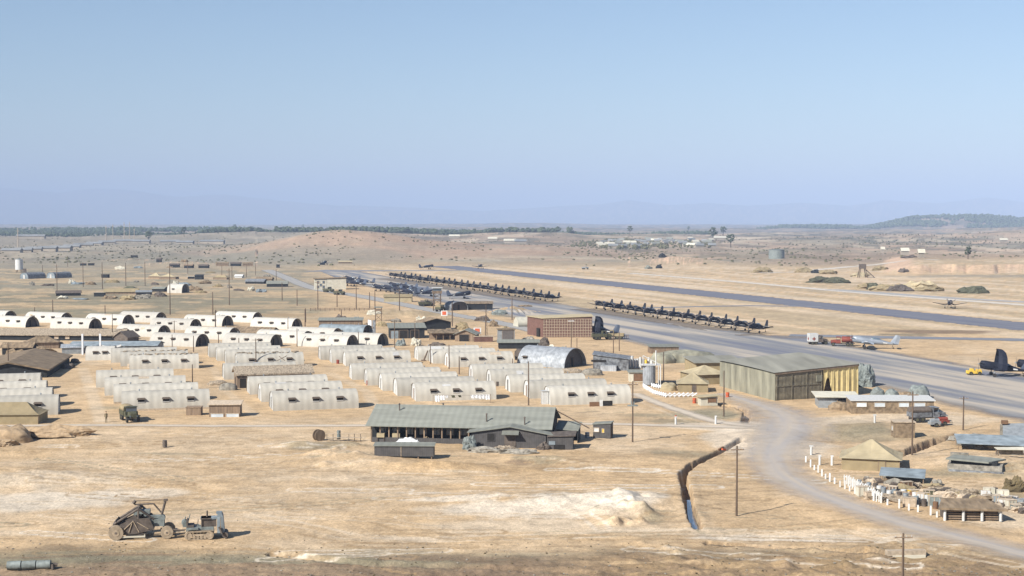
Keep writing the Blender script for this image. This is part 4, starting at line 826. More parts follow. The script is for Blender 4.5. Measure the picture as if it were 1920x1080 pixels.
# draped heaps and tents near the hangar
heap('draped_stores', 'long heap of stores under grey-green netting left of the hangar roof', 'covered heap', 1285, 678, 7.5, 3.6, 2.6, 'hangar', 3)
heap('draped_stores', 'smaller netted heap in front of the long covered stores', 'covered heap', 1243, 680, 2.8, 2.4, 2.4, 'hangar', 5)
shed('slat_roof_shed', 'low grey slat roofed rack behind the netted heap', 'shed', 1219, 663, 3, 7, 4, 1.6, .3, 'mono', 'wood', 'roofgrey', .3)
shed('tan_tent', 'tan peaked tent with a ragged skirt beside the silver tank', 'tent', 1271, 735, -6, 5.6, 5.6, 1.6, 1.9, 'tent', 'canvas', 'canvas2', .3, doors=[('f',3.0,0,.7,1.4,'iron')])
shed('brown_roof_tent', 'wider brown roofed tent against the hangar side wall', 'tent', 1306, 722, 18, 7, 7.5, 2.0, 1.5, 'hip', 'canvas', 'canvas2', .4)
heap('canvas_bundle', 'slumped canvas cover left of the tan peaked tent', 'canvas', 1254, 732, 1.6, 1.3, 1.5, 'canvas2', 8)
shed('pump_house', 'small pale block pump house with an overhanging plank roof', 'shed', 1314, 761, 8, 3.0, 2.0, 1.5, .2, 'monox', 'conc', 'canvas2', .35, doors=[('f',2.0,.6,1.4,.7,'doorbrown')])
t = thing('silver_tank', 'silver vertical tank with a white frame stand', 'tank', W(1217,722), 0)
m = MB(); m.tube((0,0,.2),(0,0,3.9),1.25,n=20); m.build('tank', 'galv', t); m = MB(); m.slab([(-1.6,-1.2,4.1),(2.2,-1.2,4.1),(2.2,1.2,4.1),(-1.6,1.2,4.1)], .15); m.build('top_board', 'white', t)
for x in (1.7, 2.1): m = MB(); m.box(x,-1.1,0,.16,.16,3.9); m.build('leg', 'white', t)
m = MB(); m.tube((-1.3,-1.2,5.9),(1.9,-1.2,4.2),.09,n=5); m.tube((-1.3,-1.2,4.1),(-1.3,-1.2,5.9),.09,n=5); m.tube((1.2,-1.2,4.1),(1.2,-1.2,6.9),.13,n=5); m.build('brace', 'white', t)
m = MB(); m.box(3.6,0,0,3.4,2.2,.8); m.build('base_box', 'blackwall', t)
for i in range(9):   # white pallet fence boards and bright panels stacked left of the hangar
    t = thing('white_drum', 'white upright drum, %s from the left in the row behind the silver tank' % ORD[i], 'drum', W(1180+i*5.2, 689+i*.5-(i % 2)), 0, 'white drums in a row')
    m = MB(); m.tube((0,0,0),(0,0,2.0+.5*(i % 3 == 1)),.30,n=10); m.build('drum', 'white' if i != 6 else 'yellow', t)
shed('block_shed', 'small brown-fronted shed left of the silver tank', 'shed', 1180, 716, 0, 3.2, 2.5, 1.9, .2, 'mono', 'conc', 'roofgrey', .3, doors=[('f',1.9,.2,2.0,1.4,'doorbrown')])
def white_rail(pts, label, n):
    p0 = W(*pts[0]); t = thing('white_fence', label, 'fence', p0, 0); P = [W(*q)-p0 for q in pts]
    for a, b in zip(P, P[1:]):
        k = max(2, int((b-a).length/.8)); 
        for i in range(k):
            q0 = a.lerp(b, i/k); q1 = a.lerp(b, (i+1)/k); up_ = i % 2
            m = MB(); m.tube(q0+Vector((0,0,.15+.55*up_)), q1+Vector((0,0,.7-.55*up_)), .12, n=5); m.tube(q0+Vector((0,0,.7-.55*up_)), q1+Vector((0,0,.15+.55*up_)), .12, n=5); m.tube(q0, q0+Vector((0,0,.85)), .09, n=5); m.build('panel', 'whitecloth', t)
white_rail([(1206,727),(1225,739),(1248,745),(1307,744)], 'long zigzag of white crossed fence rails in front of the tan tent', 20)
white_rail([(1222,726),(1248,731)], 'short piece of white crossed rails beneath the silver tank', 6)
# annex of the galvanised workshop
shed('tarred_annex', 'dark shingled lean-to stretching right from the galvanised workshop', 'building', 1118, 697, -6, 7.5, 5.5, 2.3, 1.5, 'monox', 'galvdark', 'galvdark', .2) if False else None
t = thing('tarred_annex', 'dark shingle-sided lean-to with a sloping roof at the right of the galvanised workshop', 'building', W(1112,694), R(-8))
m = MB(); m.add([(0,0,0),(7.6,0,0),(7.6,5,0),(0,5,0),(0,0,3.3),(7.6,0,2.4),(7.6,5,2.6),(0,5,3.6)], [(0,1,5,4),(1,2,6,5),(2,3,7,6),(3,0,4,7)]); m.build('wall', 'galvdark', t)
m = MB(); m.slab([(-.2,-.3,3.45),(7.9,-.3,2.5),(7.9,5.2,2.72),(-.2,5.2,3.75)], .1); m.build('roof', 'galvdark', t)
m = MB(); m.box(3.4,-.9,0,3.4,1.8,1.15); m.build('generator_housing', 'galv', t); m = MB(); m.box(1.2,-.06,1.8,3.2,.1,.45); m.build('window', 'dark', t)
heap('scrap_heap', 'grey and tan scrap heap before the galvanised workshop door', 'scrap', 1110, 703, 2.4, 1.4, 1.4, 'stone', 11)
heap('scrap_heap', 'low tan scrap heap left of the workshop scrap', 'scrap', 1070, 699, 2.6, 1.3, .9, 'tile', 12)
heap('junk_heap', 'pile of broken timber beside the sandbag-roofed building', 'scrap', 408, 722, 2.0, 1.2, .9, 'tile', 13)
heap('junk_heap', 'pile of planks and bags at the corner of the sandbag-roofed building', 'scrap', 428, 731, 1.8, 1.1, 1.3, 'stone', 14)
# --- right hand compound -----------------------------------------------
shed('shop_shed', 'dark grey sided shed with a draped white roof before the curtain', 'shed', 1535, 764, -4, 6.4, 4.5, 1.9, .3, 'mono', 'metalgrey', 'conc', .6, doors=[('f',4.6,.0,2.8,1.6,'dark')])
heap('brush_pile', 'pile of brown brush in front of the shed with the white roof', 'brush', 1573, 768, 2.0, 1.2, 1.3, 'thatch', 21)
shed('long_office', 'long brown office hut with a bright rippled roof and four pale windows', 'building', 1597, 776, -1, 13.6, 4.2, 2.2, .35, 'mono', 'thatch', 'white', .25, wins=[('f',1.6,1.25,1.6,.62,'paleglass'),('f',4.6,1.25,1.7,.62,'paleglass'),('f',8.6,1.25,1.6,.62,'paleglass'),('f',11.2,1.25,1.8,.62,'paleglass')])
for i, (px, py, s_) in enumerate([(1645,746,1.5),(1672,747,1.4),(1701,749,1.3),(1722,747,2.1)]):
    heap('covered_engine', ['round dark covered engine, leftmost behind the long office','round dark covered engine, second from left behind the long office','low brown covered crate between the round engines','largest round dark covered engine behind the long office'][i], 'covered engine', px, py, s_, s_*.8, s_*1.15, 'irongrey' if i != 2 else 'thatch', 30+i, power=2.2, group='covered engines')
heap('aircraft_scrap', 'tangled dark aircraft parts at the right end of the hangar', 'scrap', 1620, 724, 2.0, 2.0, 4.0, 'irongrey', 40, lump=.7)
shed('crate_stack', 'square brown slatted crate house on the slope above the tent', 'shed', 1677, 820, -3, 3.0, 2.6, 2.3, .1, 'flat', 'thatch', 'palewood', .15, wins=[('l',1.2,1.0,.8,.6,'paleglass')])
shed('pyramid_tent', 'large khaki pyramid tent inside the bend of the road', 'tent', 1578, 881, -16, 7.2, 6.2, 1.55, 2.1, 'tent', 'canvas', 'canvas2', .35, doors=[('f',5.0,0,.8,1.4,'canvas')])
t = thing('stove_barrel', 'orange-red barrel at the front of the khaki pyramid tent', 'barrel', W(1665,896), 0); m = MB(); m.tube((0,0,0),(0,0,.95),.32,n=12); m.build('barrel', 'orange', t); m = MB(); m.tube((-.5,.1,0),(-.4,.1,.6),.2,.12,n=8); m.build('funnel', 'red', t)
shed('stone_hut', 'low double-tier grey stone hut with a flat roof on the slope', 'building', 1862, 904, 145, 7.4, 3.2, 1.5, .15, 'flat', 'stone', 'roofgrey', .2) if False else None
t = thing('stone_hut', 'low double-tier grey stone hut with a flat roof on the right slope', 'building', W(1776,887), R(-22))
m = MB(); m.box(3.3,1.5,0,6.6,3.0,1.2); m.build('wall', 'stone', t); m = MB(); m.slab([(-.2,-.2,1.95),(5.0,-.2,1.75),(6.9,3.2,1.75),(.8,3.4,2.0)], .2); m.build('roof', 'roofgrey', t); m = MB(); m.box(3.2,1.5,1.2,5.6,2.2,.5); m.build('clerestory', 'blackwall', t); m = MB(); m.box(3.5,-.3,0,6.6,.5,.55); m.build('terrace', 'galvdark', t)
m = MB(); m.box(1.2,3.2,1.3,2.2,.6,.9); m.build('back_box', 'stone', t)
def panel(px, py, th, L, Wd, z0, z1, mt, label, name='sheet_roof', legs=True):
    t = thing(name, label, 'shelter', W(px,py), R(th)); t.location.z = hz(t.location.x, t.location.y); m = MB(); m.slab([(0,0,z0),(L,0,z0-.1),(L,Wd,z1),(0,Wd,z1)], .08); m.build('roof', mt, t)
    if legs:
        for x in (.2, L-.2):
            for y, zz in ((.2,z0),(Wd-.2,z1)): m = MB(); m.box(x,y,0,.1,.1,zz-.15); m.build('leg', 'wood', t)
    m = MB(); m.box(L/2,Wd-.15,0,L-.5,.1,z1*.8); m.build('back_wall', 'stone', t); return t
panel(1795,845,-12,9.5,5.0,1.0,1.6,'bluegrey','wide blue-grey sheet shelter set into the right slope')
panel(1870,868,3,4.0,1.2,.9,1.0,'conc','narrow pale sheet shelter below the blue-grey one')
panel(1648,906,-18,5.4,3.6,1.0,1.4,'bluegrey','blue-grey sheet shelter behind the white fence posts')
t = thing('wreck_frame', 'grey sheet-clad frame shed with rubble at the right edge', 'shed', W(1880,835), R(-8)); m = MB(); m.slab([(0,0,1.4),(6,0,1.5),(6,3.2,2.9),(.6,3.2,2.7)], .1); m.build('roof', 'metalgrey', t); m = MB(); m.box(3,3.1,0,5.6,.2,2.6); m.box(1.0,.5,0,1.6,.6,1.1); m.build('wall', 'stone', t)
for i, x in enumerate((.2,2.4,4.6)): m = MB(); m.box(x,.1,0,.14,.14,1.35); m.build('post', 'wood', t)
m = MB(); m.box(.8,2.9,2.7,.9,.6,.5); m.build('roof_box', 'doorbrown', t)
for i, (px, py, a, b, h, l) in enumerate([(1830,830,2.6,1.0,1.2,'rubble pile left of the grey frame shed'),(1860,838,2.2,.9,1.0,'rubble pile touching the grey frame shed'),(1905,852,2.6,1.1,.9,'pale rubble pile at the right edge'),(1875,842,3.5,1.2,.8,'flat grey rubble spread under the frame shed'),(1800,826,1.6,.8,.8,'small rubble pile at the gully head')]):
    heap('rubble_pile', l, 'rubble', px, py, a, b, h, 'stone', 50+i, group='rubble piles on the right slope', lump=.8)
# yard by the road fence
t = thing('thatched_stall', 'low thatched stall with white posts at the end of the fence', 'stall', W(1768,976), R(-4)); LL = 6.2
m = MB(); vs = []; m.slab([(-.6,-.4,1.45),(LL+.5,-.4,1.35),(LL-.8,3.4,1.75),(.6,3.4,1.8)], .22); m.build('roof', 'thatch', t)
for i in range(4): m = MB(); m.tube((.2+i*1.95,0,0),(.2+i*1.95,0,1.35),.16,n=8); m.build('post', 'white', t)
m = MB()
for k in range(5): m.box(LL/2-.1,.3,.12+k*.26,LL-.4,.12,.14)
m.build('rail', 'wood', t); m = MB(); m.box(LL/2,1.6,.0,LL-.6,2.2,1.0); m.build('stock', 'iron', t)
ROADP = [(1511,867),(1520,876),(1527,881),(1534,886),(1541,893),(1548,898),(1556,903),(1565,907),(1575,913),(1584,917),(1593,921),(1603,926),(1612,931),(1624,935),(1638,939),(1652,943),(1664,947),(1686,953),(1704,957),(1721,960),(1745,966),(1757,970)]
used = [False]; pr = thing('marker_post', '', 'fence post', (0,0,0), 0, 'white posts along the road'); m = MB(); m.box(0,0,0,.24,.18,1.05); m.build('post', 'white', pr)
for i, (px, py) in enumerate(ROADP):
    p = W(px, py); p.z = hz(p.x, p.y)-.05; dup(pr, used, p, R(-20+9*math.sin(i*5)), 'white wooden post, %s along the road from the bend' % ORD[i], (.8, .8, .85+.2*math.sin(i*2.3))).rotation_euler.x = R(5*math.sin(i*3.1))
for i, (px, py, l) in enumerate([(1521,853,'white post with a wider top just above the start of the fence row'),(1537,872,'white post standing behind the first posts of the row'),(1560,872,'white post near the corner of the khaki pyramid tent'),(1267,796,'white marker post with an orange top beside the pale track'),(1342,795,'white marker post between the track and the short ditch'),(1640,796,'white marker post near the long office hut')]):
    p = W(px, py); p.z = hz(p.x, p.y)-.05; t = thing('marker_post', l, 'fence post', p, 0, 'single white marker posts'); m = MB(); m.tube((0,0,0),(0,0,1.2),.17,n=8); m.box(0,0,1.2,.5 if i in (0,5) else .34,.3,.16); m.build('post', 'white', t)
    if i == 3: m = MB(); m.tube((0,0,1.36),(0,0,1.5),.16,n=8); m.build('cap', 'orange', t)
random.seed(5)
LB = [(1617,930,'conc','white-topped crate by the fourth quarter of the fence'),(1632,936,'palewood','pale plank crate behind the white posts'),(1645,922,'white','small white crate before the blue-grey sheet shelter'),(1690,938,'bluegrey','blue grey drum crate in the road yard'),(1675,930,'iron','dark iron crate in the road yard'),(1712,930,'yellow','yellow machine part left of the other yellow one'),(1735,944,'yellow','yellow machine part nearest the thatched stall'),(1725,944,'white','white box between the yellow parts'),(1705,950,'palewood','pale crate behind the last fence posts'),(1752,950,'irongrey','grey crate at the left end of the thatched stall'),
      (1852,940,'white','white crate leftmost beyond the stall'),(1868,944,'bluegrey','blue grey crate beyond the stall'),(1882,948,'white','white crate in the middle of the stack beyond the stall'),(1895,951,'conc','pale crate rightmost beyond the stall'),(1905,957,'irongrey','dark low crate at the right edge beyond the stall'),(1700,920,'doorbrown','brown crate at the back of the road yard'),(1742,930,'olive','olive crate at the back of the road yard')]
for i, (px, py, mt, l) in enumerate(LB):
    p = W(px, py); p.z = hz(p.x, p.y)-.03; t = thing('crate', l, 'crate', p, R(random.uniform(-30,30)), 'crates in the road yard'); sx, sy, sz = random.uniform(.8,1.5), random.uniform(.6,1.0), random.uniform(.6,1.1)
    m = MB(); m.box(0,0,.08,sx,sy,sz); m.build('body', mt, t); m = MB()
    for q in (-1, 0, 1): m.box(q*sx*.4,0,0,.1,sy+.06,.08); m.box(q*sx*.4,-sy/2-.02,.1,.08,.04,sz-.05)
    m.box(0,0,.085+sz,sx+.06,sy+.06,.05); m.build('battens', 'palewood', t)
heap('scrap_heap', 'long low heap of scrap timber under the sheet shelter by the fence', 'scrap', 1700, 940, 4.5, 1.4, .8, 'tile', 61, rz=R(-18), lump=.9)
heap('scrap_heap', 'heap of grey and brown junk behind the first white fence panels', 'scrap', 1655, 928, 2.5, 1.2, .9, 'stone', 62, rz=R(-18), lump=.9)
heap('dry_bush', 'brown dry bush at the right edge beyond the crates', 'bush', 1902, 920, 1.3, 1.0, 1.5, 'scrub', 63, lump=1.0)
heap('earth_mound', 'steep bare earth mound with a black shaded right side at the left edge', 'mound', 18, 829, 3.2, 2.2, 2.2, 'earthheap', 81, lump=.4); heap('earth_mound', 'lower brown earth mound just right of the steep one', 'mound', 105, 822, 5.6, 1.7, 1.2, 'earthheap', 82, lump=.7); heap('earth_mound', 'flat pale spoil heap left of the steep mound, cut by the edge', 'mound', -6, 836, 3.0, 1.6, .9, 'earthheap', 83, lump=.7)
# small things on the near ground
random.seed(77)
for i in range(26):
    u = i/25; px = 1606+u*158+random.uniform(-3,3); py = 924+u*36-abs(math.sin(i*1.9))*9; p = W(px, py); p.z = hz(p.x, p.y)-.02
    cn, mt = [('white','white'),('grey','metalgrey'),('brown','doorbrown'),('white','white'),('blue-grey','bluegrey'),('tan','palewood'),('dark','iron')][i % 7]
    t = thing('drum', '%s drum, %s from the left among the supplies behind the post row' % (cn, ORD[i]), 'drum', p, 0, 'drums behind the post row'); m = MB(); hh = random.uniform(.8,1.15)
    m.tube((0,0,0),(0,0,hh),.3,n=10); m.build('drum', mt, t); m = MB(); m.tube((0,0,hh*.33),(0,0,hh*.37),.32,n=10); m.build('hoop', 'iron', t)
for i in range(12):
    px = 1848+i*6.4; py = 930+i*2.6-(i % 3)*5; p = W(px, py); p.z = hz(p.x, p.y)-.02; cn, mt = [('white','white'),('pale','conc'),('dark','iron'),('grey','metalgrey')][i % 4]
    t = thing('crate', '%s crate, %s from the left in the stack running to the right edge' % (cn, ORD[i]), 'crate', p, R(random.uniform(-40,40)), 'crates at the right edge'); m = MB(); s_ = random.uniform(.6,1.0); m.box(0,0,.05,s_*1.3,s_,s_*.9); m.build('body', mt, t)
    m = MB(); m.box(0,-s_/2-.02,.05,.08,.04,s_*.9); m.box(0,0,.05+s_*.9,s_*1.35,.1,.04); m.build('batten', 'palewood', t)
for i in range(9):
    px = 1583+i*7.5; py = 914+i*4.1-5; p = W(px, py); p.z = hz(p.x, p.y)-.02; t = thing('board_fence', 'white board fence panel, %s from the left behind the road posts' % ORD[i], 'fence', p, R(-22), 'white board fences'); m = MB()
    for q in (0,.3,.6): m.box(q,0,.1,.13,.06,1.15)
    m.build('upright', 'white', t); m = MB(); m.box(.3,.05,.95,.8,.05,.12); m.build('rail', 'white', t)
for i in range(40):
    u = i/39; px = 1618+u*300+random.uniform(-6,6); py = 915+u*52+random.uniform(-16,4)-18*(1-abs(u-.5)*2)*random.random(); p = W(px, py); p.z = hz(p.x, p.y)-.02
    cn, mt = [('brown','tile'),('grey','stone'),('tan','palewood'),('dark','iron'),('khaki','canvas'),('olive','thatch')][(i*7) % 6]
    heap('supply_stack', '%s pile of stores, %s from the left in the yard inside the road bend' % (cn, ORD[i]), 'supplies', px, py, random.uniform(.5,1.5), random.uniform(.3,.6), random.uniform(.3,.75), mt, 200+i, group='piles in the road yard', lump=1.1, power=4.5)
SC = [(640,602),(655,608),(668,598),(690,612),(715,612),(742,604),(760,610),(790,603),(815,608),(842,622),(868,618),(880,628),(820,648),(780,648),(752,648),(925,612),(945,622),(990,640),(1018,648),(1035,655),(1055,660),(1130,672),(1150,684),(1165,676),(905,602),(700,592),(935,590),(985,575)]
for i, (px, py) in enumerate(SC):
    cn, mt = [('dark','iron'),('grey','stone'),('khaki','canvas'),('brown','thatch'),('grey-green','irongrey'),('pale','conc')][(i*5) % 6]
    heap('supply_stack', '%s stack of supplies, %s from the left between the huts and apron' % (cn, ORD[sorted(SC).index((px, py))]), 'supplies', px, py, random.uniform(.9,2.4), random.uniform(.7,1.4), random.uniform(.6,1.7), mt, 100+i, group='supply stacks', lump=1.0)
FC = [(118,560),(150,562),(205,560),(240,562),(268,560),(300,556),(135,532),(145,533),(170,534),(210,530),(255,529),(290,534),(330,532),(345,536),(385,532),(410,538),(430,540),(448,545),(470,545),(490,548),(365,545),(375,549),(60,535),(90,536),(225,505),(260,503),(345,498),(395,512),(500,520)]
for i, (px, py) in enumerate(FC):
    cn, mt = [('white','conc'),('dark','iron'),('grey','stone'),('khaki','canvas'),('brown','thatch'),('blue-grey','bluegrey')][(i*5) % 6]
    heap('supply_stack', '%s low stack, %s from the left in the field camp' % (cn, ORD[sorted(FC).index((px, py))]), 'supplies', px, py, random.uniform(1.2,4.0), random.uniform(1,2), random.uniform(.7,1.9), mt, 140+i, group='stacks in the field camp', lump=1.0)
t = thing('oil_drum', 'dark oil drum standing alone on the bare ground with a shadow', 'drum', W(309,838), 0); m = MB(); m.tube((0,0,0),(0,0,.95),.32,n=12); m.build('drum', 'iron', t); m = MB(); m.tube((0,0,.3),(0,0,.34),.34,n=12); m.tube((0,0,.62),(0,0,.66),.34,n=12); m.build('hoop', 'iron', t)
t = thing('cable_reel', 'brown cable reel leaning on the ground left of the pipe frame', 'reel', W(598,827), R(35)); m = MB(); m.tube((0,-.45,.85),(0,-.35,.85),.85,n=18); m.build('flange', 'wood', t); m = MB(); m.tube((0,.35,.85),(0,.45,.85),.85,n=18); m.build('flange', 'wood', t); m = MB(); m.tube((0,-.35,.85),(0,.35,.85),.35,n=12); m.build('hub', 'iron', t)
t = thing('wash_rack', 'outdoor pipe wash rack with an upright boiler', 'wash rack', W(613,828), 0)
for x in (0,.9,3.2,4.0,4.9): m = MB(); m.tube((x,0,0),(x,0,1.15),.05,n=5); m.build('leg', 'iron', t)
m = MB(); m.box(2.5,0,.55,5.2,.5,.07); m.tube((0,0,1.15),(4.9,0,1.15),.04,n=5); m.build('shelf', 'palewood', t); m = MB(); m.tube((1.7,.2,.3),(1.7,.2,1.6),.27,n=10); m.build('boiler', 'irongrey', t)
for i, x in enumerate((709,738)):
    t = thing('field_kitchen', ['tan topped field kitchen box, left of the pair at the veranda','tan topped field kitchen box, right of the pair at the veranda'][i], 'stove', W(x,829), R(-3), 'field kitchens'); m = MB(); m.box(.4,0,.75,1.1,.8,.55); m.build('cabinet', 'canvas2', t)
    for a in (-.1,.9): m = MB(); m.box(a,-.3,0,.1,.1,.76); m.box(a,.3,0,.1,.1,.76); m.build('leg', 'iron', t)
for i, (px, py, a, b, h, mt, l) in enumerate([(768,831,1.6,.7,.7,'whitecloth','heap of white sacks against the mess hall parapet'),(800,830,.8,.5,.7,'thatch','small brown heap right of the white sacks'),(910,848,2.4,.9,.6,'stone','stone heap left in front of the kitchen wing'),(945,845,1.8,.8,.6,'tile','mixed brown heap before the kitchen window'),(970,850,2.6,.8,.55,'stone','grey stone heap under the kitchen awning'),(880,842,1.0,.8,1.5,'irongrey','upright tangle of dark scrap at the kitchen corner'),(1018,843,.9,.6,.9,'iron','dark scrap at the right corner of the kitchen wing')]):
    heap('heap', l, 'heap', px, py, a, b, h, mt, 70+i, lump=.9)
t = thing('tin_bath', 'long grey galvanised trough before the kitchen wing door', 'trough', W(955,839), R(-3)); m = MB(); m.loft([[(0,-.3,0),(0,.3,0),(0,.45,.75),(0,-.45,.75)],[(2.6,-.3,0),(2.6,.3,0),(2.6,.45,.75),(2.6,-.45,.75)]], smooth=False); m.build('trough', 'galv', t); m = MB(); m.box(-.25,0,0,.3,.5,.95); m.build('tap_box', 'white', t)
t = thing('fuel_drum', 'orange-red drum in front of the kitchen window', 'drum', W(926,838), 0); m = MB(); m.tube((0,0,0),(0,0,.85),.3,n=12); m.build('drum', 'orange', t)
for i, (px, py, mt, l) in enumerate([(633.5,682,'red','small red barrel beside the second hut of the middle right row'),(690,722,'red','red barrel between two hut doors, left one'),(725,729,'red','red barrel beside the white-framed hut door'),(700,720,'iron','dark barrel beside the left red barrel'),(932,724,'iron','dark barrel by the hut below the galvanised workshop'),(1302,756,'orange','red and white drum before the zigzag fence'),(1364,745,'orange','orange drum at the foot of the pole by the pump house'),(242,690,'palewood','tan crate barrel between the open doors and debris-roofed hut'),(1101,822,'metalgrey','grey drum pair left of the small dark shed')]):
    t = thing('barrel', l, 'barrel', W(px,py), 0, 'barrels in the camp'); m = MB(); m.tube((0,0,0),(0,0,.9),.33,n=12); m.build('barrel', mt, t); m = MB(); m.tube((0,0,.42),(0,0,.48),.35,n=12); m.build('hoop', 'iron', t)
# washing on the front hut and white cloth
t = thing('washing_line', 'white washing hung along the side of the hut behind the mess hall', 'washing', W(812,757), R(8)); m = MB(); m.tube((0,0,1.5),(10.2,0,1.3),.02,n=4); m.build('line', 'iron', t)
for i, (x, w_, h) in enumerate([(.3,.8,1.1),(1.2,.8,.8),(2.1,.5,.5),(3.2,.6,.45),(4.4,.5,.4),(6.6,1.3,.6),(7.9,1.2,.7),(9.2,.8,.9)]):
    m = MB(); vs = []
    for j in range(7): q = j/6; vs += [(x+w_*q,.05*math.sin(j*2),1.45),(x+w_*q+.15,.1*math.sin(j*2+1),1.45-h)]
    m.add(vs, [(2*j,2*j+2,2*j+3,2*j+1) for j in range(6)]); m.build('cloth', 'whitecloth' if i not in (3,4) else 'olive', t)
for i, x in enumerate((0, 10.2)): m = MB(); m.tube((x,0,0),(x,0,1.55),.05,n=5); m.build('post', 'wood', t)
t = thing('propped_hatch', 'dark propped hatch and white post at the base of the front right hut', 'hatch', W(1106,762), R(10)); m = MB(); m.box(.8,0,0,1.7,.3,.75); m.build('left_bay', 'doorbrown', t); m = MB(); m.box(3.1,0,.1,1.8,.3,.8); m.build('right_bay', 'dark', t); m = MB(); m.box(2.0,-.1,0,.5,.3,1.1); m.build('post', 'white', t)
# corrugated culvert pipes bottom left
t = thing('culvert_pipe', 'half buried three-piece grey pipe casting a shadow at the bottom left', 'pipe', W(13,1069), R(6))
for i in range(3): m = MB(); m.tube((.05+i*1.32,0,.42),(1.28+i*1.32,0,.45),.40,.40,n=18); m.build('pipe_section', 'sill', t) if i == 9 else m.build('pipe_section', 'irongrey', t)
for i in range(2): m = MB(); m.tube((1.28+i*1.32,0,.43),(1.37+i*1.32,0,.43),.34,n=14); m.build('joint', 'dark', t)
m = MB(); m.tube((4.0,0,.45),(4.5,.1,.35),.15,n=8); m.box(4.1,0,0,.2,.7,.5); m.build('end_fitting', 'iron', t)
# wooden culvert head at the bottom right cut
t = thing('drain_crossing', 'pale plank culvert head over the dark cut at the bottom right', 'culvert', W(1668,1047), R(6)); t.location.z -= .1; m = MB(); m.box(1.8,.6,.25,3.8,.7,.5); m.build('beam', 'palewood', t); m = MB(); m.box(2.0,.2,.0,3.2,.2,.3); m.build('face_board', 'conc', t)
m = MB(); m.tube((-.6,-.3,.0),(.3,-.5,.35),.07,n=5); m.build('strut', 'wood', t)
# little bridge over the ditch
t = thing('ditch_plank', 'orange and dark boards at the upper end of the long ditch', 'boards', W(1357,845), R(40)); m = MB(); m.box(0,0,.05,.7,.25,.25,ry=.2); m.build('board', 'orange', t); m = MB(); m.box(.1,.6,.05,1.0,.25,.3,ry=-.3); m.build('dark_board', 'doorbrown', t)
t = thing('water_tank', 'rusty round water tank standing on the plain beyond the runway', 'tank', G(1456,485), 0)
m = MB(); m.tube((0,0,-2),(0,0,7.5),6.6,n=28); m.build('tank', 'irongrey', t); m = MB(); m.tube((0,0,7.5),(0,0,8.0),6.8,4,n=28); m.build('lid', 'irongrey', t)
t = thing('water_tower', 'white cylindrical water tank on dark legs at the far left', 'tank', W(36,511), R(5))
m = MB(); m.tube((0,0,1.8),(0,0,8.2),2.3,n=20); m.build('tank', 'white', t); m = MB(); m.tube((0,0,8.2),(0,0,8.7),2.4,.8,n=20); m.build('lid', 'metalgrey', t)
for i in range(4): a = .78+i*1.571; m = MB(); m.tube((2*math.cos(a),2*math.sin(a),0),(2*math.cos(a),2*math.sin(a),1.9),.2,n=5); m.build('leg', 'polewood', t)
m = MB(); m.box(3.4,0,0,1.6,1.6,2.5); m.build('pump_box', 'iron', t)
for i, (px, py, l) in enumerate([(53,523,'dark arched shelter with a tan door, directly below the white water tank'),(103,522,'dark arched shelter with a tan door, farther from the white water tank')]):
    h_ = hut(px, py, 62, l, 'arched field shelters', L=13, Wd=6.6, Hh=3.4, shell='galvdark', anchor='l', endm='bluegrey', windows=0, door='x')
hut(348, 549, -18, 'white arched hut with dark end standing alone across the dry field', 'workshop huts', L=7.5, Wd=6.5, Hh=4.0, shell='hutwhite', anchor='c', open_end=True, windows=1, wside=(.4,))
# scatter of far sheds and tents in the field camp at the left
FS = [(105,555,14,5,1.6,1.2,'gable','iron','long brown turf-roofed dugout at the left of the field camp'),(195,552,20,6,1.4,1.6,'gable','canvas','grey tarpaulin-roofed long shed in the middle of the field camp'),(228,546,9,5,1.3,1.5,'hip','olive','dark tent right of the long tarpaulin shed'),(255,553,9,4,1.6,.8,'gable','metalgrey','pale grey low shed near the white arched hut'),
      (285,547,8,5,1.8,.9,'gable','roofgrey','low grey shed touching the white arched hut'),(176,556,6,3,2.0,.3,'flat','stone','square stone pen in the field camp'),(278,522,10,6,1.5,2.6,'tent','canvas2','pointed pale tent behind the field camp poles'),(298,523,14,5,1.6,2.0,'tent','canvas2','second pointed tent with a dark foot, right of the first'),
      (365,524,6,4,2.4,.8,'mono','blackwall','small dark shed with pale end by the far poles'),(352,523,5,3,1.6,.6,'flat','conc','small pale hut left of the dark shed by the far poles'),(190,521,5,4,2.4,.5,'flat','iron','small dark hut among the far left poles'),(460,532,14,6,1.6,1.4,'gable','galvdark','grey rubble-roofed shed by the base road'),(500,538,14,6,2.0,1.6,'gable','roofgrey','olive roofed long shed at the bend of the base road'),
      (480,527,12,5,1.5,1.2,'gable','thatch','brown roofed shed above the rubble-roofed shed'),(400,524,11,5,1.4,1.6,'hip','canvas','khaki tent row at the left of the far poles'),(440,521,6,4,1.3,1.0,'gable','white','tiny white tent near the far poles'),(150,497,6,3,2,.5,'flat','wood','small brown box hut far left on the slope'),(165,497,6,3,2,.5,'flat','iron','small dark box hut next to the brown one far left'),
      (245,488,7,4,2.2,.6,'flat','iron','dark hut left on the pale bank'),(293,492,5,4,3.0,1,'gable','iron','dark hut at the right end of the pale bank'),(318,502,9,5,2.5,1,'gable','iron','brown shed first right of the pale bank'),(345,503,8,5,2.5,1,'gable','wood','brown shed second right of the pale bank'),(372,503,9,5,2.2,1,'gable','iron','brown shed third right of the pale bank'),
      (405,500,12,5,2.4,1.2,'gable','thatch','low thatched row nearest the far hill at left'),(432,500,10,5,2.4,1.2,'gable','iron','dark low row in the middle of the hill foot'),(455,500,10,5,2.4,1.2,'gable','thatch','thatched low row at the right of the hill foot'),(518,502,3,3,2.6,.4,'flat','blackwall','tiny black hut alone at the start of the base road'),(600,497,5,4,2,.6,'flat','iron','low dark hut at the hill foot left of the truck'),(635,495,14,6,1.6,1,'gable','canvas2','pale low shed at the hill foot')]
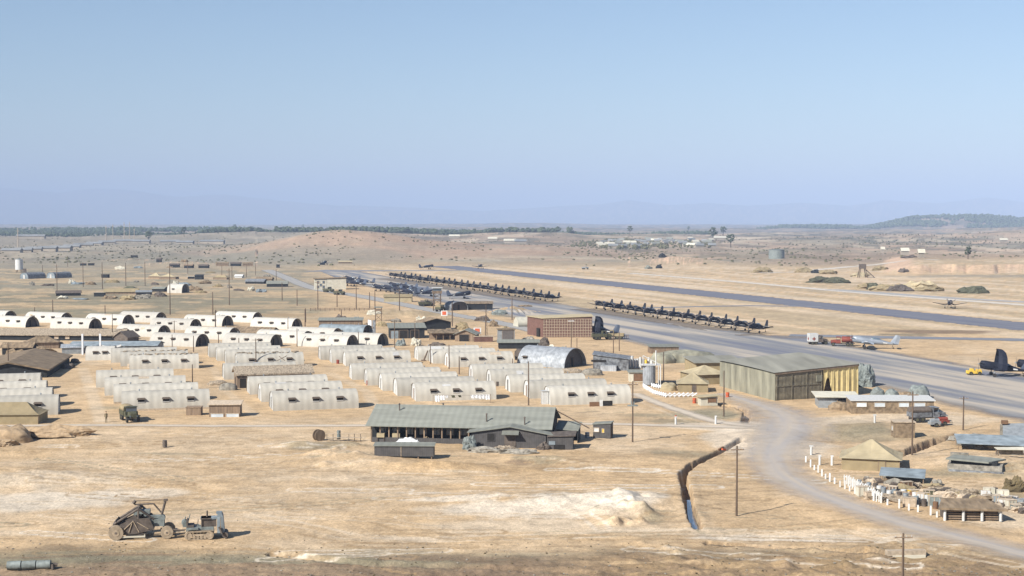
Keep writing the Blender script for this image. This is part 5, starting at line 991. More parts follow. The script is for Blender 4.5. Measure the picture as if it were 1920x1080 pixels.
for px, py, L_, W_, h_, r_, rt_, mt, l in FS:
    p = G(px, py) if py < 505 else W(px, py); q = w2p(p); shed('field_tent' if 'tent' in l else 'field_shed', l, 'tent' if 'tent' in l else 'shed', px, py, random.uniform(-14,14), L_*.72, W_*.8, h_*.8, r_*.8, rt_, 'wood' if mt in ('canvas','canvas2','thatch') else ('blackwall' if mt != 'white' else 'white'), mt if mt != 'stone' else 'stone', .3)
# ------------------------------------------------------------------ far camps on the plain
def far_house(px, py, L_, label, grp, h=3.2, rm='farroof', wm='farwall', th=0):
    p = G(px, py, 300, 6000); t = thing('far_barrack', label, 'building', p, R(th), grp)
    L_ = L_*.75; m = MB(); Wd = L_*.4 if L_ < 30 else 8; m.add([(0,0,-1),(L_,0,-1),(L_,Wd,-1),(0,Wd,-1),(0,0,h),(L_,0,h),(L_,Wd,h),(0,Wd,h),(0,Wd/2,h*1.7),(L_,Wd/2,h*1.7)], [(0,1,5,4),(2,3,7,6),(1,2,6,9,5),(3,0,4,8,7)]); m.build('wall', wm, t)
    m = MB(); m.slab([(-.5,-.7,h+.1),(L_+.5,-.7,h+.1),(L_+.5,Wd/2,h*1.7+.35),(-.5,Wd/2,h*1.7+.35)], .3); m.slab([(L_+.5,Wd+.7,h+.1),(-.5,Wd+.7,h+.1),(-.5,Wd/2,h*1.7+.35),(L_+.5,Wd/2,h*1.7+.35)], .3); m.build('roof', rm, t)
for i, (px, py, L_) in enumerate([(2,474,26),(25,473,24),(47,471,22),(70,470,26),(92,469,30),(118,466,26),(138,463,30),(160,460,30),(185,457,30),(212,455,40),(250,456,30),(300,456,36),(330,458,30),(375,456,44)]):
    far_house(px, py, L_, 'pale-roofed far barrack, %s from the left in the row across the plain' % ORD[i], 'far barracks at the left', 2.6, th=random.uniform(-6, 10))
random.seed(11)
for i in range(46):
    px = 1120+i*4.7+random.uniform(-3, 3); py = 452+random.random()**.8*15+(px-1120)*-.008
    rm_ = random.choice(['farroof','farroof','roofgrey','conc']); far_house(px, py, random.uniform(8, 17), '%s-roofed house in the distant village, %s from its left end' % ({'farroof': 'pale', 'roofgrey': 'grey', 'conc': 'cream'}[rm_], ORD[i]), 'houses of the distant village', 3.0, rm_, th=random.uniform(-40, 40))
for i, (px, py, L_, l) in enumerate([(842,447,22,'lone pale house on the far wooded slope left of the village'),(915,452,18,'pale house at the left of the village foot'),(945,456,22,'long low house at the left of the village foot'),(965,457,22,'low house nearest the hill ridge left of the village'),(1338,450,28,'pale long roof at the right of the village'),(30,447,60,'long pale far building at the left edge'),(60,440,70,'bright far building among the left woods'),(1690,478,9,'pale house left of the dark hut on the right slope'),(1722,483,6,'pale small hut right of the dark hut on the right slope'),(1652,474,5,'tiny white hut on the right slope'),(1875,455,14,'pale far building at the right edge')]):
    far_house(px, py, L_, l, 'scattered far houses', 3.5, 'conc' if i not in (3,5,6) else 'farroof')
for px, py, L_, mt, l in [(1215,504,6,'roofgrey','grey box hut beyond the runway near the bare scarp'),(1235,503,5,'blackwall','dark box hut beyond the runway near the bare scarp'),(1430,511,14,'canvas','low netted shelter beyond the runway'),(1510,511,14,'canvas','long tent row beyond the runway at left'),(1530,512,8,'blackwall','dark tent in the row beyond the runway'),(1552,514,13,'canvas','tall netted tent beyond the runway'),
                          (1540,530,16,'olive','dark flat shelter beyond the runway, left one'),(1568,531,15,'olive','dark flat shelter beyond the runway, right one'),(1700,528,1,'x',''),(1612,519,14,'canvas2','pale tent at the foot of the signal tower'),(1630,541,14,'canvas','low brown tent in the dispersal row, leftmost'),(1648,543,14,'olive','dark netted mound in the dispersal row'),(1668,545,22,'canvas','long netted shelter in the dispersal row'),(1725,540,20,'canvas2','pale tent roof in the middle of the dispersal row'),(1690,546,14,'iron','dark shelter in front of the pale tent roof'),(1745,546,17,'canvas','netted shelter at the right of the dispersal row'),(1825,550,16,'olive','lone netted vehicle shelter right of the dispersal row'),(1650,507,14,'canvas','tent on the bare ground right of the signal tower'),(1693,512,8,'iron','small dark hut under the right scarp'),(1242,483,7,'blackwall','tiny dark hut on the ridge end'),(1704,484,14,'iron','dark hut between two pale houses on the right slope')]:
    if mt == 'x': continue
    p = G(px, py); heap('netted_shelter', l, 'shelter', px, py, L_*.4, 3.2, random.uniform(1.7, 3.0), mt, int(px) % 90, group='shelters beyond the runway', pt=p, lump=.9, smooth=False); continue
    t = None; L_ *= random.uniform(.6,.85); hh = random.uniform(1.7, 2.8); Wd = 5
    m = MB(); m.loft([[(0,0,0),(L_,0,0),(L_,Wd,0),(0,Wd,0)],[(.2,.2,hh*.5),(L_-.2,.2,hh*.45),(L_-.2,Wd-.2,hh*.5),(.2,Wd-.2,hh*.5)]], smooth=False, caps=False); m.build('wall', 'blackwall', t)
    m = MB(); m.loft([[(-.4,-.4,hh*.5),(L_*.5,-.5,hh*.42),(L_+.4,-.4,hh*.48),(L_+.4,Wd+.4,hh*.5),(-.4,Wd+.4,hh*.5)],[(L_*.2,Wd*.4,hh*.95),(L_*.5,Wd*.4,hh),(L_*.8,Wd*.4,hh*.9),(L_*.8,Wd*.6,hh*.9),(L_*.2,Wd*.6,hh*.95)]], smooth=False); m.build('roof', mt, t)
t = thing('signal_tower', 'dark signal tower on splayed legs beyond the runway at right', 'tower', G(1617,521), 0); m = MB(); m.box(0,0,5.2,3.4,3.4,2.6); m.build('cabin', 'iron', t)
for a in (-1,1):
    for b in (-1,1): m = MB(); m.tube((a*2.4,b*2,0),(a*1.3,b*1.3,5.3),.25,n=5); m.build('leg', 'polewood', t)
m = MB(); m.tube((1.5,0,5),(7,0,0),.25,n=5); m.build('stair', 'iron', t)
# ------------------------------------------------------------------ aircraft
def aircraft(label, group, paint='navy', fold=False, light='navylight'):
    t = thing('propeller_plane', label, 'aircraft', (0,0,0), 0, group)
    # nose towards +x ; tail wheel stance: pitch up 9 degrees about main gear
    pit = Matrix.Rotation(R(-9), 4, 'Y'); off = Vector((0,0,1.75))
    def T(v): return tuple(pit @ Vector(v)+off)
    prof = [(4.6,.36,0),(4.4,.76,0),(3.6,.84,0),(2.6,.82,.0),(1.2,.76,.05),(-.4,.72,.12),(-1.6,.60,.12),(-3.0,.36,.12),(-4.3,.22,.14),(-5.2,.08,.18)]
    m = MB(); m.loft([[T((x, r*.82*math.cos(a), zc+r*math.sin(a)*1.08)) for a in [2*math.pi*i/12 for i in range(12)]] for x, r, zc in prof]); m.build('fuselage', paint, t)
    def wing(s):
        w_ = MB(); S = [(.4,-.25,2.7,.30),(1.5,-.62,2.55,.30),(2.1,-.62,2.4,.26)]
        tip = [(6.1,.15,1.3,.10)] if not fold else []
        if fold: S = S+[(2.3,-.3,2.45,.26),(2.35,.9,2.4,.24),(1.95,2.2,2.2,.2),(1.2,3.2,1.9,.14),(.6,3.7,1.3,.08)]
        rings = []
        for y, z, c, th in S+tip:
            if fold and z > -.4: rings.append([T((2.3-c*.35, s*(y-th/2), z)),T((2.3-c*.7, s*(y+th/2), z)),T((2.3-c-.3, s*y, z)),T((2.3-c*.7, s*(y-th/2), z))])
            else: rings.append([T((2.6-(2.7-c)*.4, s*y, z)),T((2.6-c*.35, s*y, z+th/2)),T((2.6-c-.1, s*y, z)),T((2.6-c*.35, s*y, z-th/2))])
        w_.loft(rings, smooth=False); wo = w_.build('wing', paint, t)
        if not fold:
            st = MB(); st.tube(T((1.75, s*4.1, .12)), T((1.75, s*4.1, .17)), .42, .42, 12, smooth=False); st.box(*T((1.75, s*4.1, .13))[:2], T((1.75, s*4.1, .13))[2], .25, 1.7, .03, ry=R(-9)); st.build('wing_marking', 'white', wo)  # white insignia, also painted to read as glints along the rows
        return wo
    wing(1); wing(-1)
    for s in (1, -1):
        m = MB(); m.loft([[T((-3.9,s*.1,.35)),T((-4.3,s*.1,.41)),T((-5.0,s*.1,.35)),T((-4.3,s*.1,.29))],[T((-4.2,s*2.3,.37)),T((-4.5,s*2.3,.40)),T((-5.0,s*2.3,.37)),T((-4.5,s*2.3,.34))]], smooth=False); m.build('tailplane', paint, t)
    m = MB(); m.loft([[T((-3.4,0,.3)),T((-4.4,.09,.2)),T((-5.3,0,.2)),T((-4.4,-.09,.2))],[T((-4.0,0,1.7)),T((-4.6,.09,1.7)),T((-5.4,0,1.7)),T((-4.6,-.09,1.7))],[T((-4.3,0,2.45)),T((-4.7,.06,2.45)),T((-5.2,0,2.45)),T((-4.7,-.06,2.45))]], smooth=False); m.build('tail_fin', light, t)
    m = MB(); m.loft([[T((x, r*.42*math.cos(a), .60+max(0,r)*.52*math.sin(a))) for a in [math.pi*i/8 for i in range(9)]] for x, r in [(.9,.25),(.5,.85),(-.2,1),(-1.0,.8),(-1.9,.15)]]); m.build('canopy', 'glass', t)
    m = MB(); m.tube(T((4.55,0,0)), T((5.1,0,0)), .22, .05, 8); pr_ = m.build('propeller', 'metalgrey', t)
    m = MB()
    for k in range(3): a = k*2.094+.5; m.loft([[T((4.75,.1*math.cos(a+1.57),.1*math.sin(a+1.57))),T((4.8,-.1*math.cos(a+1.57),-.1*math.sin(a+1.57))),T((4.83,0,0))],[T((4.75,1.85*math.cos(a)+.1*math.cos(a+1.57),1.85*math.sin(a)+.1*math.sin(a+1.57))),T((4.8,1.85*math.cos(a)-.1*math.cos(a+1.57),1.85*math.sin(a)-.1*math.sin(a+1.57))),T((4.83,1.85*math.cos(a),1.85*math.sin(a)))]], smooth=False)
    m.build('blade', 'iron', pr_)
    for s in (1, -1):
        m = MB(); x0, _, z0 = T((1.9,0,-.6)); m.tube((x0, s*1.8, .38), (x0, s*1.75, 1.3), .09, n=6); g_ = m.build('landing_gear', 'metalgrey', t)
        m = MB(); m.tube((x0, s*1.8-.12, .38), (x0, s*1.8+.12, .38), .38, n=14); m.build('tyre', 'rubber', g_)
    m = MB(); x0, _, _ = T((-4.2,0,0)); m.tube((x0,-.06,.18),(x0,.06,.18),.18,n=8); m.tube((x0,0,.18),(x0+.2,0,.9),.05,n=5); m.build('tail_wheel', 'rubber', t)
    m = MB(); x_, y_, z_ = 0, 0, 0
    for s in (1, -1): m.loft([[T((-2.0,s*.44*1.02,-.02)),T((-2.9,s*.36*1.0,-.02)),T((-2.9,s*.36*1.0,.24)),T((-2.0,s*.44*1.02,.26))],[T((-2.0,s*.46,-.02)),T((-2.9,s*.38,-.02)),T((-2.9,s*.38,.24)),T((-2.0,s*.46,.26))]], smooth=False)
    m.build('fuselage_marking', 'white', t)
    return t
rowdir = math.atan2(RDIR.y, RDIR.x)
head = rowdir-math.pi/2-math.pi*0+R(28)     # noses towards the apron, turned to the near side
used = [False]; G1 = 'navy planes of the nearer flight line'; pa = aircraft('', G1)
P0, P1 = W(1131,579.5), W(1424,624)
for i in range(14):
    p = P0.lerp(P1, i/13); p.z = .05
    p += RDIR*random.uniform(-.5,.5)+RPER*random.uniform(-.8,.8); dup(pa, used, p, head+R(random.uniform(-5,5)), 'dark navy propeller plane, %s from the near end of the nearer flight line' % ORD[13-i])
used2 = [True]; P0, P1 = W(741,521.5), W(1034,565)
for i in range(25):
    p = P0.lerp(P1, i/24); p.z = .05
    p += RDIR*random.uniform(-.5,.5)+RPER*random.uniform(-.8,.8); o = dup(pa, used2, p, head+R(random.uniform(-5,5)), 'dark navy propeller plane, %s from the near end of the farther flight line' % ORD[24-i]); o['group'] = 'navy planes of the farther flight line'
OTH = [(716,546,150,'leftmost of the cluster beside the pale store'),(735,548,152,'second of the cluster beside the pale store'),(752,551,150,'third of the cluster beside the pale store'),(768,554,148,'fourth of the cluster beside the pale store'),(784,551,150,'fifth of the cluster, nearly at the control tower'),(765,545,150,'behind the cluster, nose hidden'),(800,556,10,'at the foot of the control tower'),(745,542,150,'farthest back in the cluster'),
       (655,536,160,'left of the group behind the operations block'),(668,537,160,'middle of the group behind the operations block'),(685,534,160,'right of the group behind the operations block'),(660,529,150,'far rear of the group behind the operations block'),(862,560,8,'pale-sided, parked alone on the apron right of the control tower'),(800,505,20,'standing near the far end of the runway'),(608,497,80,'tiny, at the foot of the reddish hill')]
for px, py, h_, l in OTH:
    p = W(px, py); p.z = .05; o = dup(pa, used2, p, R(h_), 'dark navy propeller plane '+l); o['group'] = 'navy planes parked about the apron'
p = W(1780,578); p.z = .05; o = dup(pa, used2, p, R(-100), 'navy propeller plane taxiing alone nose-on at the edge of the runway'); del o['group']
p = W(900,504); p.z = .05; o = dup(pa, used2, p, R(-75), 'pale propeller plane alone at the far end of the runway, wings level'); del o['group']
fp = aircraft('navy plane with wings folded upright beside the lattice-walled building', 'navy planes with folded wings', fold=True); fp.location = W(1125,631); fp.rotation_euler = (0,0,R(165))
uu = [True]; q = W(1880,706); q.z = .06; dup(fp, uu, q, R(172), 'navy plane with wings folded upright, nearest, on the apron at the right edge'); q = W(1950,704); q.z = .06; dup(fp, uu, q, R(165), 'navy plane with wings folded, half outside the right edge of the view')
sp = aircraft('bare silver plane with white tanks parked beside the red fuel truck', 'silver planes', paint='silver', light='silver'); sp.location = W(1638,654); sp.location.z = .06; sp.rotation_euler = (0,0,R(168)); sp.scale = (1.15,1.15,1.0); del sp['group']
# ------------------------------------------------------------------ vehicles
def wheelset(t, xs, w_, r=.48, m_='rubber', tw=.28):
    for x in xs:
        for s in (-1, 1):
            m = MB(); m.tube((x, s*w_/2-tw/2, r), (x, s*w_/2+tw/2, r), r, n=16); g_ = m.build('wheel', m_, t); m = MB(); m.tube((x, s*(w_/2+tw/2-.02), r), (x, s*(w_/2+tw/2+.03), r), r*.5, n=10); m.build('hub', 'dustiron' if m_ != 'rubber' else 'olive', g_)
def truck(label, px, py, rz, body='canvas', paint='olive', L=6.2, group='trucks', cover='canvas'):
    p = W(px, py); p.z = hz(p.x, p.y)+.05; t = thing('truck', label, 'truck', p, R(rz), group)
    m = MB(); m.box(0,0,.6,L,.9,.2); m.build('chassis', 'iron', t)
    xf = L/2; m = MB(); m.loft([[(xf,-.55,.7),(xf,.55,.7),(xf,.5,1.45),(xf,-.5,1.45)],[(xf-1.3,-.7,.7),(xf-1.3,.7,.7),(xf-1.3,.62,1.65),(xf-1.3,-.62,1.65)]], smooth=False); m.build('hood', paint, t)
    m = MB(); m.loft([[(xf-1.3,-1,.75),(xf-1.3,1,.75),(xf-1.3,1,1.6),(xf-1.3,-1,1.6)],[(xf-2.5,-1,.75),(xf-2.5,1,.75),(xf-2.5,1,1.6),(xf-2.5,-1,1.6)]], smooth=False); m.box(xf-1.9,0,2.25,1.1,1.9,.12); m.box(xf-2.4,0,1.6,.12,1.9,.66); m.build('cab', paint, t)
    m = MB(); m.box(xf-1.45,0,1.62,.06,1.7,.6); m.build('windscreen', 'glass', t)
    for s in (-1,1): m = MB(); m.box(xf-.5,s*.95,.95,1.1,.35,.12); m.build('mudguard', paint, t); m = MB(); m.tube((xf,s*.55,1.0),(xf+.12,s*.55,1.0),.13,n=10); m.build('headlight', 'glass', t)
    bl = L-2.7; xc = -L/2+bl/2
    if body == 'tank':
        m = MB(); m.loft([[(x, 1.05*r*math.cos(a), 1.7+.78*r*math.sin(a)) for a in [2*math.pi*i/16 for i in range(16)]] for x, r in [(xc-bl/2,.7),(xc-bl/2+.15,1),(xc+bl/2-.15,1),(xc+bl/2,.7)]]); m.build('fuel_tank', paint, t); m = MB(); m.box(xc,0,2.45,.8,.6,.2); m.build('hatch', 'iron', t)
    elif body == 'box':
        m = MB(); m.box(xc,0,.85,bl,2.1,2.1); bb = m.build('box_body', 'white', t)
        for s in (-1,1): m = MB(); m.box(xc,s*1.07,1.45,.9,.04,.28); m.box(xc,s*1.075,1.15,.28,.045,.9); m.build('red_cross', 'red', bb)
        m = MB(); m.box(xc-bl/2-.02,0,1.45,.04,.9,.28); m.box(xc-bl/2-.025,0,1.15,.045,.28,.9); m.build('red_cross', 'red', bb)
    elif body == 'open':
        m = MB(); m.box(xc,0,.85,bl,2.1,.12); m.box(xc,1.02,.97,bl,.06,.6); m.box(xc,-1.02,.97,bl,.06,.6); m.box(xc-bl/2,0,.97,.06,2.0,.6); m.build('cargo_bed', paint, t)
    else:
        m = MB(); m.box(xc,0,.85,bl,2.1,.75); m.build('cargo_bed', paint, t); m = MB(); m.loft([[(x, 1.03*math.cos(a), 1.6+.85*abs(math.sin(a))**.6) for a in [math.pi*i/8 for i in range(9)]] for x in (xc-bl/2+.03, xc-bl/6, xc+bl/6, xc+bl/2-.03)]); m.build('canvas_cover', cover, t)
    wheelset(t, [xf-.6, -L/2+.8, -L/2+1.75], 1.8); return t
truck('olive truck with a khaki cover parked facing the camp road', 243, 789, -62, L=5.6)
truck('white box ambulance with a red cross on the apron', 1533, 646, 8, 'box', 'iron', 5.0)
truck('rusty red fuel tanker truck beside the silver plane', 1580, 649, 168, 'tank', 'red', 6.0)
truck('dark truck with a grey cover at the right of the long office', 1738, 791, 12, 'canvas', 'galvdark', 6.0, cover='iron')
truck('small dark truck on the base road left of the netted operations area', 616, 548, -20, 'open', 'olive', 5)
truck('second small dark truck on the base road behind the first', 636, 553, -20, 'open', 'olive', 5)
truck('dark open truck parked in front of the dark roofed shelter', 797, 574, 15, 'open', 'olive', 5)
truck('dark covered truck beside the galvanised workshop between hut rows', 976, 674, 80, 'canvas', 'iron', 4.6, cover='iron')
truck('dusty truck half hidden beside the folded-wing plane and lattice building', 1128, 637, 10, 'open', 'olive', 5.2)
truck('olive truck on the apron edge left of the short post fence', 1152, 636, 170, 'open', 'canvas', 5.2)
truck('small grey jeep-like truck alone at the far sand strip', 1097, 505, 0, 'open', 'metalgrey', 4.6)
truck('olive truck parked under the control tower', 826, 584, 70, 'canvas', 'olive', 5)
t = thing('tow_tractor', 'yellow aircraft tug near the nose of the folded-wing plane at right', 'tug', W(1826,703), R(5)); m = MB(); m.box(0,0,.35,2.9,1.4,.6); m.box(-.5,0,.95,.5,1.1,.4); m.box(1.0,0,.95,.8,1.1,.25); m.build('body', 'yellow', t); wheelset(t, [-.9,.95], 1.4, .38)
m = MB(); m.tube((.1,0,.9),(-.05,0,1.35),.03,n=5); m.tube((-.05,0,1.33),(-.1,0,1.38),.2,n=10); m.build('steering_wheel', 'iron', t)
for px, py, mt, l in ((1768,797,'red','low red tank on the ground right of the dark truck'),(1752,800,'metalgrey','grey trailer body before the dark truck by the gully')):
    p = W(px, py); p.z = hz(p.x, p.y); t = thing('trailer', l, 'trailer', p, R(12)); m = MB(); m.box(0,0,.4,1.7,1.1,.45); m.tube((-.7,0,1.0),(.7,0,1.0),.3,n=10); m.build('body', mt, t); wheelset(t, [0], 1.2, .34); m = MB(); m.tube((.8,0,.45),(1.7,0,.4),.05,n=5); m.build('drawbar', 'iron', t)
# --- carryall scraper --------------------------------------------------
p = W(211,1013); p.z = hz(p.x, p.y)+.02; t = thing('scraper', 'rusty carryall scraper with a cable frame standing behind the crawler tractor', 'scraper', p, R(8))
def wheel(t, x, y, r, w_, m1='dustrubber'):
    m = MB(); m.tube((x, y-w_/2, r), (x, y+w_/2, r), r, n=20); m.tube((x, y-w_*.36, r), (x, y+w_*.36, r), r*1.04, n=20); g_ = m.build('wheel', m1, t)
    m = MB(); m.tube((x, y-w_/2-.03, r), (x, y+w_/2+.03, r), r*.48, n=14); m.build('rim', 'dustiron', g_); m = MB(); m.tube((x, y-w_/2-.06, r), (x, y+w_/2+.06, r), r*.16, n=8); m.build('hub', 'iron', g_)
wheel(t, .35, .1, .72, .5); wheel(t, .35, 2.9, .72, .5); wheel(t, 5.35, .1, .62, .42); wheel(t, 5.35, 1.9, .62, .42)
m = MB()
for y in (.25, 2.75): m.loft([[(.6,y-.06,.45),(.6,y+.06,.45),(.7,y+.06,1.5),(.7,y-.06,1.5)],[(2.2,y-.06,.5),(2.2,y+.06,.5),(1.9,y+.06,2.0),(1.9,y-.06,2.0)],[(4.1,y-.06,.9),(4.1,y+.06,.9),(3.6,y+.06,2.1),(3.6,y-.06,2.1)]], smooth=False)
m.box(1.9,1.5,.42,2.6,2.5,.12); m.add([(.7,.3,.5),(.7,2.7,.5),(.3,2.7,1.9),(.3,.3,1.9)], [(0,1,2,3)]); m.add([(3.9,.3,.7),(3.9,2.7,.7),(3.4,2.7,2.0),(3.4,.3,2.0)], [(0,1,2,3)]); m.build('bowl', 'iron', t)
m = MB()
for a, b in (((.8,.14,.7),(2.0,.14,1.8)),((2.0,.14,1.9),(2.6,.14,.7)),((1.6,.14,.7),(1.9,.14,1.6)),((2.4,.14,1.7),(3.5,.14,1.0))): m.tube(a, b, .05, n=5)
m.build('rib', 'dustiron', t)
m = MB(); m.box(1.9,.0,.2,2.6,.14,.16); m.box(1.9,3.0,.2,2.6,.14,.16); m.box(3.1,1.5,.15,.12,2.5,.35); m.build('cutting_edge', 'conc', t)
m = MB()
for y in (.45, 2.55): m.tube((.1,y,1.5),(2.5,y,3.0),.14,n=6); m.tube((2.5,y,3.0),(2.5,y,1.9),.11,n=6); m.tube((2.5,y,3.0),(4.6,1.2,1.3),.12,n=6)
m.tube((2.5,.45,3.0),(2.5,2.55,3.0),.12,n=6); m.tube((.1,.45,1.5),(.1,2.55,1.5),.14,n=6); m.build('tail_gate_frame', 'iron', t)
m = MB(); m.tube((1.9,1.5,3.35),(2.1,1.5,3.62),.16,n=8); m.tube((2.0,1.5,3.25),(3.9,1.5,3.3),.09,n=6); m.tube((3.9,1.5,3.3),(4.7,1.5,2.3),.09,n=6); m.tube((2.1,1.5,3.62),(5.1,1.2,3.72),.04,n=5); m.tube((5.15,1.1,3.75),(4.7,1.1,2.1),.13,n=7); m.box(5.15,1.1,3.6,.4,.3,.22); m.tube((2.5,1.5,3.3),(2.5,1.5,2.2),.12,n=6); m.build('boom', 'iron', t)
m = MB(); m.tube((4.1,1.1,1.5),(4.1,1.6,1.5),.45,n=14); m.tube((3.2,1.2,2.3),(3.2,1.6,2.3),.28,n=12); m.tube((4.75,.9,1.9),(4.75,1.4,1.9),.35,n=12); m.box(3.9,1.3,1.9,1.2,.6,.25); m.box(4.5,1.2,1.1,1.0,.8,.7); m.build('cable_drum', 'irongrey', t)
m = MB(); m.tube((4.6,1.1,.8),(7.0,.9,.55),.10,n=6); m.tube((5.35,.1,.62),(5.35,1.9,.62),.08,n=6); m.tube((.35,.1,.72),(.35,2.9,.72),.08,n=6); m.tube((-.4,.6,1.05),(.4,.6,1.5),.1,n=6); m.build('drawbar', 'iron', t)
m = MB(); m.box(2.9,1.6,2.35,1.3,.9,.35); m.box(2.2,2.4,2.0,.8,.3,.5); m.build('push_block', 'irongrey', t)
# --- crawler tractor ------------------------------------------------------
p = W(346,1013); p.z = hz(p.x, p.y)+.02; t = thing('crawler_tractor', 'grey-green crawler tractor with dusty tracks and a raised radiator guard', 'tractor', p, R(10))
for y in (.25, 2.15):
    m = MB(); pts = []; r_ = .42
    for i in range(9): a = math.pi/2+math.pi*i/8; pts.append((r_+r_*math.cos(a), r_+r_*math.sin(a)))
    for i in range(9): a = -math.pi/2+math.pi*i/8; pts.append((2.45+r_*math.cos(a), r_+r_*math.sin(a)))
    n_ = len(pts); vs = [(a, y-.24, b) for a, b in pts]+[(a, y+.24, b) for a, b in pts]; inn = [(r_+1.02+(a-r_-1.02)*.86, b) for a, b in pts]; inn = [(a, .42+(b-.42)*.80) for a, b in inn]
    vi = [(a, y-.24, b) for a, b in inn]+[(a, y+.24, b) for a, b in inn]; m.add(vs+vi, [(i, (i+1) % n_, n_+(i+1) % n_, n_+i) for i in range(n_)]+[(2*n_+i, i, (i+1) % n_, 2*n_+(i+1) % n_) if False else (i, 2*n_+i, 2*n_+(i+1) % n_, (i+1) % n_) for i in range(n_)]+[(n_+i, n_+(i+1) % n_, 3*n_+(i+1) % n_, 3*n_+i) for i in range(n_)])
    for i in range(26): x = .2+i*.1; m.box(x+.1,y,.83,.05,.5,.05)
    tr = m.build('track', 'dustiron', t)
    for x, r2 in ((.42,.33),(2.42,.33),(.95,.16),(1.3,.16),(1.65,.16),(2.0,.16)): m = MB(); m.tube((x,y-.2,.42 if r2 > .2 else .22),(x,y+.2,.42 if r2 > .2 else .22),r2,n=14); m.build('track_wheel', 'dustiron', tr)
    m = MB(); m.box(1.42,y,.35,1.6,.3,.2); m.build('track_frame', 'dustiron', tr)
m = MB(); m.box(1.5,1.2,.6,2.7,1.2,.55); m.build('chassis', 'irongrey', t)
m = MB(); m.box(2.35,1.2,1.15,1.5,1.0,.75); m.build('engine', 'iron', t); m = MB(); m.slab([(1.55,.6,2.05),(3.35,.6,2.05),(3.35,1.8,2.05),(1.55,1.8,2.05)], .14); m.build('hood', 'bluegrey', t)
m = MB(); m.loft([[(3.2,.5,.5),(3.5,.5,.5),(3.5,1.9,.5),(3.2,1.9,.5)],[(3.2,.6,2.1),(3.5,.6,2.1),(3.5,1.8,2.1),(3.2,1.8,2.1)]], smooth=False); m.build('radiator', 'bluegrey', t)
m = MB(); m.loft([[(3.62,.35,.45),(3.95,.35,.45),(3.95,2.05,.45),(3.62,2.05,.45)],[(3.55,.45,2.15),(3.8,.45,2.15),(3.8,1.95,2.15),(3.55,1.95,2.15)],[(3.1,.6,2.5),(3.65,.6,2.5),(3.65,1.8,2.5),(3.1,1.8,2.5)]], smooth=False); m.build('radiator_guard', 'bluegrey', t)
m = MB(); m.box(2.1,1.2,1.95,1.0,1.3,.1); m.tube((1.7,.65,1.1),(1.7,.65,2.0),.06,n=5); m.tube((1.7,1.75,1.1),(1.7,1.75,2.0),.06,n=5); m.tube((3.4,.2,1.2),(3.7,.1,.5),.12,n=6); m.tube((4.0,.3,.3),(4.0,2.1,.3),.3,n=10); m.build('front_frame', 'iron', t)
m = MB(); m.tube((2.2,1.2,2.0),(2.2,1.2,2.7),.08,n=7); m.build('exhaust_pipe', 'iron', t)
m = MB(); m.box(.55,1.2,1.15,.7,1.3,.22); m.box(.25,1.2,1.35,.16,1.3,.55); m.build('seat', 'iron', t)
m = MB(); m.box(.8,.35,.98,1.1,.5,.16); m.box(.8,2.05,.98,1.1,.5,.16); m.build('fender', 'irongrey', t)
m = MB(); m.tube((-.05,1.0,1.6),(-.05,1.5,1.6),.3,n=12); m.box(0,1.2,1.2,.4,1.1,.5); m.tube((-.05,.8,1.7),(.1,.7,2.25),.06,n=5); m.tube((.3,1.6,1.6),(.5,1.6,2.3),.05,n=5); m.build('winch', 'irongrey', t)
m = MB(); m.tube((-1.3,1.2,.55),(.1,1.2,.6),.09,n=6); m.build('hitch', 'dustiron', t)
m = MB(); m.tube((1.15,1.0,1.2),(1.3,.95,1.85),.03,n=4); m.tube((1.25,1.35,1.2),(1.35,1.4,1.8),.03,n=4); m.build('lever', 'iron', t)
# --- one man by the truck ---------------------------------------------------
def person(label, px, py, rz):
    p = W(px, py); p.z = hz(p.x, p.y)
    m = MB(); R8 = [2*math.pi*i/10 for i in range(10)]
    def ring(c, rx, ry): return [(c[0]+rx*math.cos(a), c[1]+ry*math.sin(a), c[2]) for a in R8]
    rings = [ring((0,0,z), rx, ry) for z, rx, ry in [(.86,.16,.11),(1.0,.165,.12),(1.15,.15,.11),(1.32,.19,.12),(1.42,.18,.11),(1.48,.07,.07),(1.55,.06,.06),(1.6,.075,.09),(1.68,.085,.105),(1.75,.07,.09),(1.79,.03,.04)]]
    m.loft(rings)
    for s in (-1, 1):
        m.tube((s*.08,0,.9),(s*.10,.12*s,.48),.085,.06,8); m.tube((s*.10,.12*s,.48),(s*.11,.10*s,.06),.06,.045,8); m.box(s*.11,.10*s-.05,0,.09,.26,.07)
        m.tube((s*.19,0,1.4),(s*.25,-.05*s,1.12),.05,.04,7); m.tube((s*.25,-.05*s,1.12),(s*.24,-.16,.9),.04,.03,7); m.ico((s*.24,-.18,.85),.05)
    me = m.build('person', 'khaki', loc=p, rz=rz); me.data.materials.append(M['skin'])
    for f in me.data.polygons:
        z = f.center.z; x = abs(f.center.x)
        if z > 1.5 or (x > .2 and z < .93 and z > .78): f.material_index = 1
    tag(me, label, 'person')
    h_ = MB(); h_.loft([ring((0,.01,1.70), .10, .12), ring((0,.01,1.76), .09, .10), ring((0,.01,1.83), .04, .05)]); h_.box(0,-.13,1.71,.14,.1,.02); h_.build('cap', 'olive', me)
person('person in khaki walking on the dirt beside the camp road left of the truck', 199, 792, R(200))
